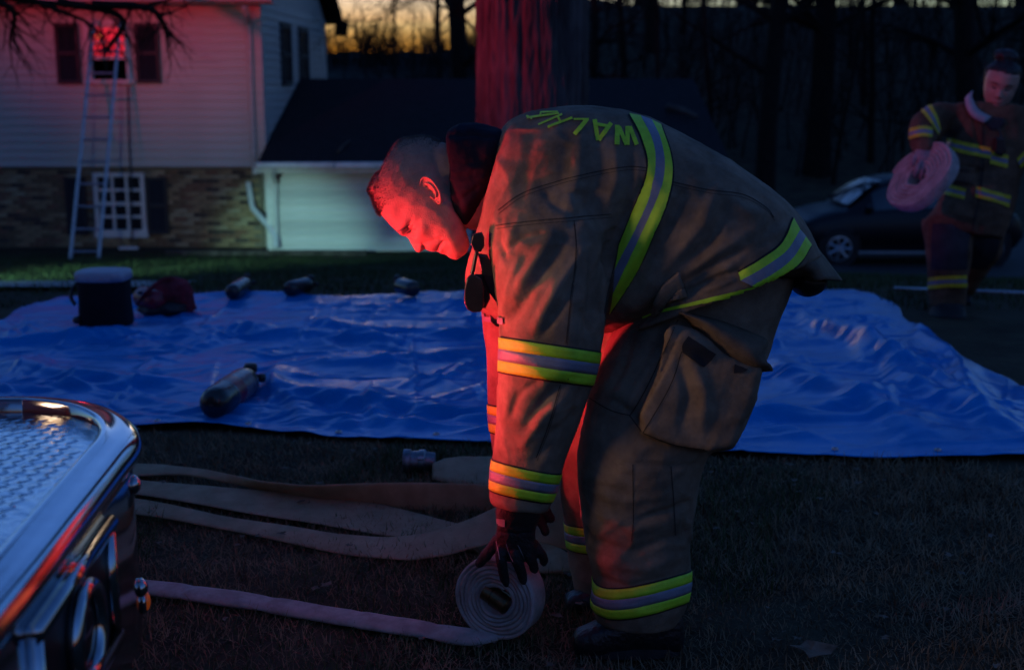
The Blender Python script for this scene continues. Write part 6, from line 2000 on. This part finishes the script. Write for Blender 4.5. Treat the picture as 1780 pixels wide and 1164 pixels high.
# her right arm, elbow out, hooked through the roll
loft_pairs(bm, [((1668, 182), (1650, 226), YW, .07), ((1632, 180), (1636, 240), YW - .03, .085), ((1596, 196), (1632, 246), YW - .09, .085), ((1583, 222), (1624, 244), YW - .15, .078), ((1586, 250), (1622, 254), YW - .20, .066), ((1590, 264), (1618, 264), YW - .23, .056)], 28, 2.2)
loft_pairs(bm, [((1770, 186), (1770, 244), YW, .08), ((1806, 202), (1784, 262), YW - .02, .085), ((1826, 244), (1782, 272), YW - .06, .08), ((1832, 280), (1790, 286), YW - .10, .07), ((1828, 318), (1796, 318), YW - .16, .06)], 28, 2.2)
wc = remesh(bm, .010, 6, 'coat')
wrinkle(wc, .006, 6, 21); wrinkle(wc, .003, 14, 24)
crease(wc, [([(1632, 250), (1650, 236), (1668, 226)], 6, -.03), ([(1640, 290), (1680, 300), (1730, 300)], 6, -.014), ([(1690, 190), (1700, 260), (1702, 400)], 3, -.012), ([(1610, 380), (1650, 370), (1690, 376)], 6, .015)])
wcoat = obj('coat', wc, M['coat_w'], wm, smooth=True)
kc = Caster([wc])
def wtrim(a, b, mats=(('lime_trim', 'yellow'), ('silver_trim', 'silver'), ('lime_trim', 'yellow')), n=24, par=None, cst=None):
    A, B = np.array(a, float), np.array(b, float)
    for k, (nm, mk) in enumerate(mats):
        t0, t1 = k / len(mats), (k + 1) / len(mats)
        sheet(nm, between([tuple(p_) for p_ in A + (B - A) * t0], [tuple(p_) for p_ in A + (B - A) * t1], n, 4), cst or kc, .008 + .001 * k, M[mk], par or wcoat, jump=.12)
wtrim([(1640, 238), (1680, 247), (1722, 257)], [(1644, 258), (1682, 268), (1722, 276)])
wtrim([(1722, 262), (1752, 270)], [(1720, 284), (1750, 292)])
wtrim([(1636, 318), (1660, 323), (1680, 328)], [(1632, 336), (1656, 342), (1676, 347)])
wtrim([(1696, 324), (1726, 332), (1756, 340)], [(1694, 342), (1724, 350), (1752, 360)])
wtrim([(1597, 190), (1612, 208), (1630, 234)], [(1618, 182), (1628, 204), (1633, 226)])
wtrim([(1583, 224), (1602, 220), (1620, 222)], [(1582, 242), (1602, 238), (1618, 240)])
wtrim([(1766, 276), (1780, 262), (1796, 256)], [(1772, 292), (1786, 280), (1800, 274)])
bm = bmesh.new(); prism(bm, [(1730, 238), (1746, 240), (1749, 262), (1742, 272), (1730, 268)], YW - .19, YW - .12)
obj('radio', remesh(bm, .006, 2, 'radio'), M['black'], wm, smooth=True)
sheet('strap', stroke([(1722, 204), (1736, 226), (1740, 246)], 5), kc, .010, M['black'], wcoat, jump=.12)
sheet('chest_pocket', between([(1656, 284), (1656, 316)], [(1694, 290), (1692, 322)], 6, 6), kc, .014, M['coat_w'], wcoat, jump=.12, thick=.012)
# front closure, collar, dark shirt
sheet('closure', stroke([(1708, 206), (1708, 300), (1690, 400)], 3), kc, .006, M['seam'], wcoat, jump=.12)
bm = bmesh.new()
cp_ = [P(1692, 160, YW - .02), P(1690, 172, YW - .08), P(1700, 192, YW - .12), P(1722, 204, YW - .13)]
rows = []
for p_ in catmull([tuple(q) for q in cp_], 12): rows.append([tuple(p_), (p_[0] - .045, p_[1] - .02, p_[2] - .035)])
o = obj('collar', grid_mesh('collar', np.array(rows)), mat('pale_collar', (0.40, 0.36, 0.40), .8, var=.1), wm, smooth=True)
o.modifiers.new('t', 'SOLIDIFY').thickness = .012
bm = bmesh.new(); prism(bm, [(1712, 203), (1744, 205), (1748, 214), (1738, 226), (1722, 228), (1712, 216)], YW - .145, YW - .05)
obj('shirt', remesh(bm, .008, 3, 'shirt'), M['knee'], wm, smooth=True)

# trousers, knees, boots
bm = bmesh.new()
loft_pairs(bm, [((1606, 380), (1700, 384), YW, .13), ((1610, 410), (1690, 414), YW - .03, .115), ((1614, 445), (1684, 447), YW - .05, .105), ((1616, 480), (1680, 482), YW - .03, .095), ((1617, 510), (1677, 512), YW, .092), ((1620, 532), (1676, 534), YW, .085)], 30, 2.4)
loft_pairs(bm, [((1664, 384), (1744, 396), YW + .05, .13), ((1672, 412), (1742, 418), YW + .06, .115), ((1680, 440), (1736, 444), YW + .10, .10), ((1672, 468), (1716, 472), YW + .24, .09), ((1662, 492), (1700, 496), YW + .36, .085), ((1658, 508), (1692, 510), YW + .44, .075)], 30, 2.4)
wt = remesh(bm, .010, 5, 'trousers'); wrinkle(wt, .006, 7, 31); wrinkle(wt, .003, 15, 33)
wtr = obj('trousers', wt, M['coat_w'], wm, smooth=True)
kt = Caster([wt])
sheet('knee_pad', between([(1622, 388), (1620, 420), (1620, 468)], [(1690, 390), (1682, 425), (1680, 468)], 14, 10), kt, .008, M['knee'], wtr, jump=.12)
wtrim([(1615, 482), (1645, 478), (1679, 478)], [(1615, 502), (1645, 498), (1679, 498)], par=wtr, cst=kt)
sheet('knee_pad', between([(1694, 396), (1690, 430), (1684, 462)], [(1738, 400), (1732, 440), (1714, 466)], 14, 8), kt, .008, M['knee'], wtr, jump=.12)
def wboot(secs):
    bm = bmesh.new(); loft_pairs(bm, secs, 22, 2.5)
    me = remesh(bm, .008, 3, 'boot')
    return obj('boot', me, M['rubber'], wm, smooth=True)
wboot([((1624, 520), (1674, 522), YW, .07), ((1620, 536), (1676, 538), YW - .03, .09), ((1616, 550), (1676, 552), YW - .08, .13), ((1620, 556), (1672, 558), YW - .08, .12)])
wboot([((1662, 500), (1690, 502), YW + .46, .06), ((1660, 516), (1686, 516), YW + .46, .08), ((1660, 526), (1684, 526), YW + .45, .12), ((1662, 530), (1682, 530), YW + .44, .10)])

# head: skull, jaw, nose and neck as one skin surface
WHO = P(1739, 150, YW - .05)
hs = (WHO - Vector((0, 0, CAM_H))).dot(Vector((0, CP, -SP))) / F_PX * 1.06
f_dir = (-CAMF * .86 + CAMR * -.34 + CAMUP * -.42).normalized()        # face looks down and to the left
u_dir = (CAMUP * .92 + CAMR * .24); u_dir = (u_dir - f_dir * u_dir.dot(f_dir)).normalized()
s_dir = f_dir.cross(u_dir).normalized()
def WP(u, f, s): return WHO + (u_dir * u + f_dir * f + s_dir * s) * hs
bm = bmesh.new(); rings = []
for u_, fr, bk, wd_ in ((-35, 16, 4, 5), (-33, 24, -2, 12), (-27, 28, -8, 17), (-18, 29.5, -16, 21.5), (-8, 29.5, -28, 24.5), (2, 29, -32, 26), (12, 29.5, -33, 26.5), (22, 26.5, -31, 25), (30, 20, -26, 21), (36, 10, -16, 13), (38.5, 2, -6, 5)):
    c_, h_ = (fr + bk) / 2, (fr - bk) / 2
    rings.append([bm.verts.new(WP(u_, c_ + h_ * math.cos(a_), wd_ * math.sin(a_) * (1 - .12 * max(0, math.cos(a_))))) for a_ in np.linspace(0, 2 * math.pi, 32, endpoint=False)])
for i in range(len(rings) - 1):
    for k in range(32): bm.faces.new([rings[i][k], rings[i][(k + 1) % 32], rings[i + 1][(k + 1) % 32], rings[i + 1][k]])
bm.faces.new(list(reversed(rings[0]))); bm.faces.new(rings[-1])
rings = []
for u_, f_, w_ in ((6, 27, 2.5), (0, 30.5, 3), (-6, 34, 4), (-9.5, 35.5, 5.2), (-12, 33, 5), (-13.5, 28, 3)):
    rings.append([bm.verts.new(WP(u_, f_ - 7 + 7 * math.cos(a_), w_ * math.sin(a_))) for a_ in np.linspace(0, 2 * math.pi, 12, endpoint=False)])
for i in range(len(rings) - 1):
    for k in range(12): bm.faces.new([rings[i][k], rings[i][(k + 1) % 12], rings[i + 1][(k + 1) % 12], rings[i + 1][k]])
bm.faces.new(list(reversed(rings[0]))); bm.faces.new(rings[-1])
bmesh.ops.recalc_face_normals(bm, faces=bm.faces)
loft_pairs(bm, [((1718, 168), (1752, 170), YW - .01, .055), ((1714, 188), (1750, 190), YW, .055), ((1708, 210), (1756, 212), YW, .07)], 24, 2.1)
hm = remesh(bm, .0050, 3, 'body')
co, no = verts_of(hm); rel = co - np.array(WHO)
U2, F2, S2 = rel @ np.array(u_dir) / hs, rel @ np.array(f_dir) / hs, np.abs(rel @ np.array(s_dir) / hs)
def wdab(u0, s0, r, h, ru=None):
    global co
    g_ = np.exp(-(((U2 - u0) / (ru or r)) ** 2 + ((S2 - s0) / r) ** 2)) * (F2 > 10)
    co = co + no * (h * hs * g_)[:, None]
wdab(3, 10, 5, -2.4, 3.5); wdab(9, 11, 6, 1.3, 2.6); wdab(-8, 15, 6, 1.2); wdab(-20, 0, 7, 1.0, 2.4); wdab(-22.6, 0, 7, -1.0, .9); wdab(-25, 0, 6, 1.0, 2.2); wdab(-32, 0, 6, .8)
set_verts(hm, co)
wbody = obj('body', hm, M['skin_w'], wm, smooth=True)
def wpatch(nm, pts, w, mtl):
    rows = []
    hb = Caster([hm])
    bm = bmesh.new(); prev = None; allv = []
    c = catmull([(*p_, 0) for p_ in pts], 12)[:, :2]
    for i, (u_, s_) in enumerate(c):
        tap = math.sin(math.pi * (i + .6) / 12.2) ** .5
        pair = []
        for d in (-w / 2 * tap, w / 2 * tap):
            h_ = hb.t.ray_cast(WP(u_ + d, 80, s_), -f_dir)
            pair.append(bm.verts.new(h_[0] + f_dir * .0022) if h_[0] is not None else None)
        allv.append(pair)
    for i in range(11):
        q = [allv[i][0], allv[i][1], allv[i + 1][1], allv[i + 1][0]]
        if all(q): bm.faces.new(q)
    bmesh.ops.delete(bm, geom=[v_ for v_ in bm.verts if not v_.link_faces], context='VERTS')
    bmesh.ops.recalc_face_normals(bm, faces=bm.faces)
    return obj(nm, bm, mtl, wbody, smooth=True)
for sg in (-1, 1):
    wpatch('eyebrow', [(8.6, sg * 5.5), (10.4, sg * 11), (8.4, sg * 17.5)], 2.0, M['hair_w'])
    wpatch('eye', [(1.8, sg * 6), (1.0, sg * 10), (2.2, sg * 15)], 2.4, M['hair_w'])
wpatch('lip', [(-21.2, -6.5), (-20.8, 0), (-21.2, 6.5)], 2.2, M['lip']); wpatch('lip', [(-23.6, -6), (-25.0, 0), (-23.6, 6)], 2.6, M['lip'])
for sg in (-1, 1): wpatch('nostril', [(-12.8, sg * 1.6), (-12.6, sg * 3.4)], 1.2, M['seam'])
# hair drawn up into a bun
bm = bmesh.new(); rings = []
for u_, fr, bk, wd_ in ((-12, -14, -31, 20), (0, -6, -36, 28.5), (12, -2, -38, 29.5), (20, 8, -37, 29), (27, 22, -34, 26), (34, 18, -28, 21.5), (39, 9, -20, 13.5), (41.5, 2, -10, 6)):
    c_, h_ = (fr + bk) / 2, (fr - bk) / 2
    rings.append([bm.verts.new(WP(u_, c_ + h_ * math.cos(a_), wd_ * math.sin(a_))) for a_ in np.linspace(0, 2 * math.pi, 28, endpoint=False)])
for i in range(len(rings) - 1):
    for k in range(28): bm.faces.new([rings[i][k], rings[i][(k + 1) % 28], rings[i + 1][(k + 1) % 28], rings[i + 1][k]])
bm.faces.new(list(reversed(rings[0]))); bm.faces.new(rings[-1])
bmesh.ops.recalc_face_normals(bm, faces=bm.faces)
b2_ = bmesh.new(); bmesh.ops.create_icosphere(b2_, subdivisions=3, radius=1)
for v_ in b2_.verts: v_.co = WP(45 + v_.co.z * 12, -18 + v_.co.x * 16, 3 + v_.co.y * 20)
tmp_me = bm_mesh('x', b2_); bm.from_mesh(tmp_me)
hm2 = remesh(bm, .006, 2, 'hair')
co, no = verts_of(hm2)
set_verts(hm2, co + no * (.006 * fbm(co * np.array([40, 40, 22]), 9, 4))[:, None])
whair = obj('hair', hm2, M['hair_w'], wbody, smooth=True)
rg = np.random.default_rng(3); co, no = verts_of(hm2)
pk = rg.choice(len(co), 900); b = co[pk]; dn_ = no[pk] + rg.normal(0, .8, (900, 3)); dn_ /= np.linalg.norm(dn_, axis=1)[:, None]
sd = np.cross(dn_, rg.normal(0, 1, (900, 3))); sd /= np.linalg.norm(sd, axis=1)[:, None]
V = np.stack([b - sd * .0012, b + sd * .0012, b + dn_ * rg.uniform(.01, .035, (900, 1))], 1).reshape(-1, 3)
o = obj('loose_hair', mesh_fast('loose_hair', V, np.arange(2700).reshape(-1, 3)), M['hair_w'], wbody); o['kind'] = 'stuff'
# gloved hand gripping the roll
bm = bmesh.new()
loft_pairs(bm, [((1590, 256), (1620, 258), YW - .22, .05), ((1592, 272), (1624, 274), YW - .27, .045), ((1596, 284), (1626, 288), YW - .29, .036)], 20, 2.2)
M['workglove'] = mat('grey_glove', (0.26, 0.22, 0.24), .8, var=.2, vscale=30)
for a, b in (((1600, 282), (1592, 304)), ((1608, 284), (1602, 310)), ((1616, 285), (1611, 312)), ((1622, 284), (1619, 306))):
    finger(bm, [(a[0], a[1], YW - .31), ((a[0] + b[0]) / 2 - 1, (a[1] + b[1]) / 2, YW - .345), (b[0], b[1], YW - .33), (b[0] + 2, b[1] + 5, YW - .29)], .014, .011)
finger(bm, [(1594, 268, YW - .26), (1588, 278, YW - .28), (1586, 290, YW - .28)], .015, .012)
obj('glove', remesh(bm, .005, 2, 'glove'), M['workglove'], wm, smooth=True)
bm = bmesh.new()
loft_pairs(bm, [((1798, 312), (1826, 314), YW - .15, .045), ((1798, 336), (1826, 338), YW - .18, .036)], 20, 2.2)
for k in range(4):
    finger(bm, [(1802 + 7 * k, 334, YW - .18), (1800 + 7 * k, 348, YW - .20), (1801 + 7 * k, 358, YW - .19)], .013, .011)
finger(bm, [(1800, 322, YW - .18), (1793, 334, YW - .2), (1792, 344, YW - .2)], .014, .011)
obj('glove', remesh(bm, .005, 2, 'glove'), M['workglove'], wm, smooth=True)

# ---- the roll she carries
def spiral_roll(c, nrm, rin, rout, turns, width, mtl, parent, n=420, name='rolled_hose'):
    nrm = Vector(nrm).normalized(); a, b = frame_at(nrm)
    bm = bmesh.new(); rings = []
    pitch = (rout - rin) / turns
    for i in range(n):
        s = i / (n - 1); ang = 2 * math.pi * turns * s
        r_ = rin + (rout - rin) * s + .006 * math.sin(ang * 2 + 1) + .004 * math.sin(ang * 5)
        er = a * math.cos(ang) + b * math.sin(ang)
        q = c + er * r_ + nrm * (.010 * mnoise.noise(Vector((i * .08, 1, 0))))
        rings.append([bm.verts.new(q + nrm * (x * width) + er * (y * pitch * .47)) for x, y in ((-.5, 0), (-.48, .8), (-.4, 1), (.4, 1), (.48, .8), (.5, 0), (.48, -.8), (.4, -1), (-.4, -1), (-.48, -.8))])
    m = 10
    for i in range(n - 1):
        for k in range(m): bm.faces.new([rings[i][k], rings[i][(k + 1) % m], rings[i + 1][(k + 1) % m], rings[i + 1][k]])
    bm.faces.new(rings[0]); bm.faces.new(list(reversed(rings[-1])))
    bmesh.ops.recalc_face_normals(bm, faces=bm.faces)
    return obj(name, bm, mtl, parent, smooth=True)
rc = P(1602, 310, YW - .33)
rn = (-CAMF * .36 + CAMR * -.76 + CAMUP * .50)
wr = thing('hose_roll', 'pale coiled fire hose hanging from the walking firefighter arm', 'hose roll', rc, 'white fire hoses')
spiral_roll(rc, rn, .065, .226, 6.5, .075, M['hose_white'], wr)
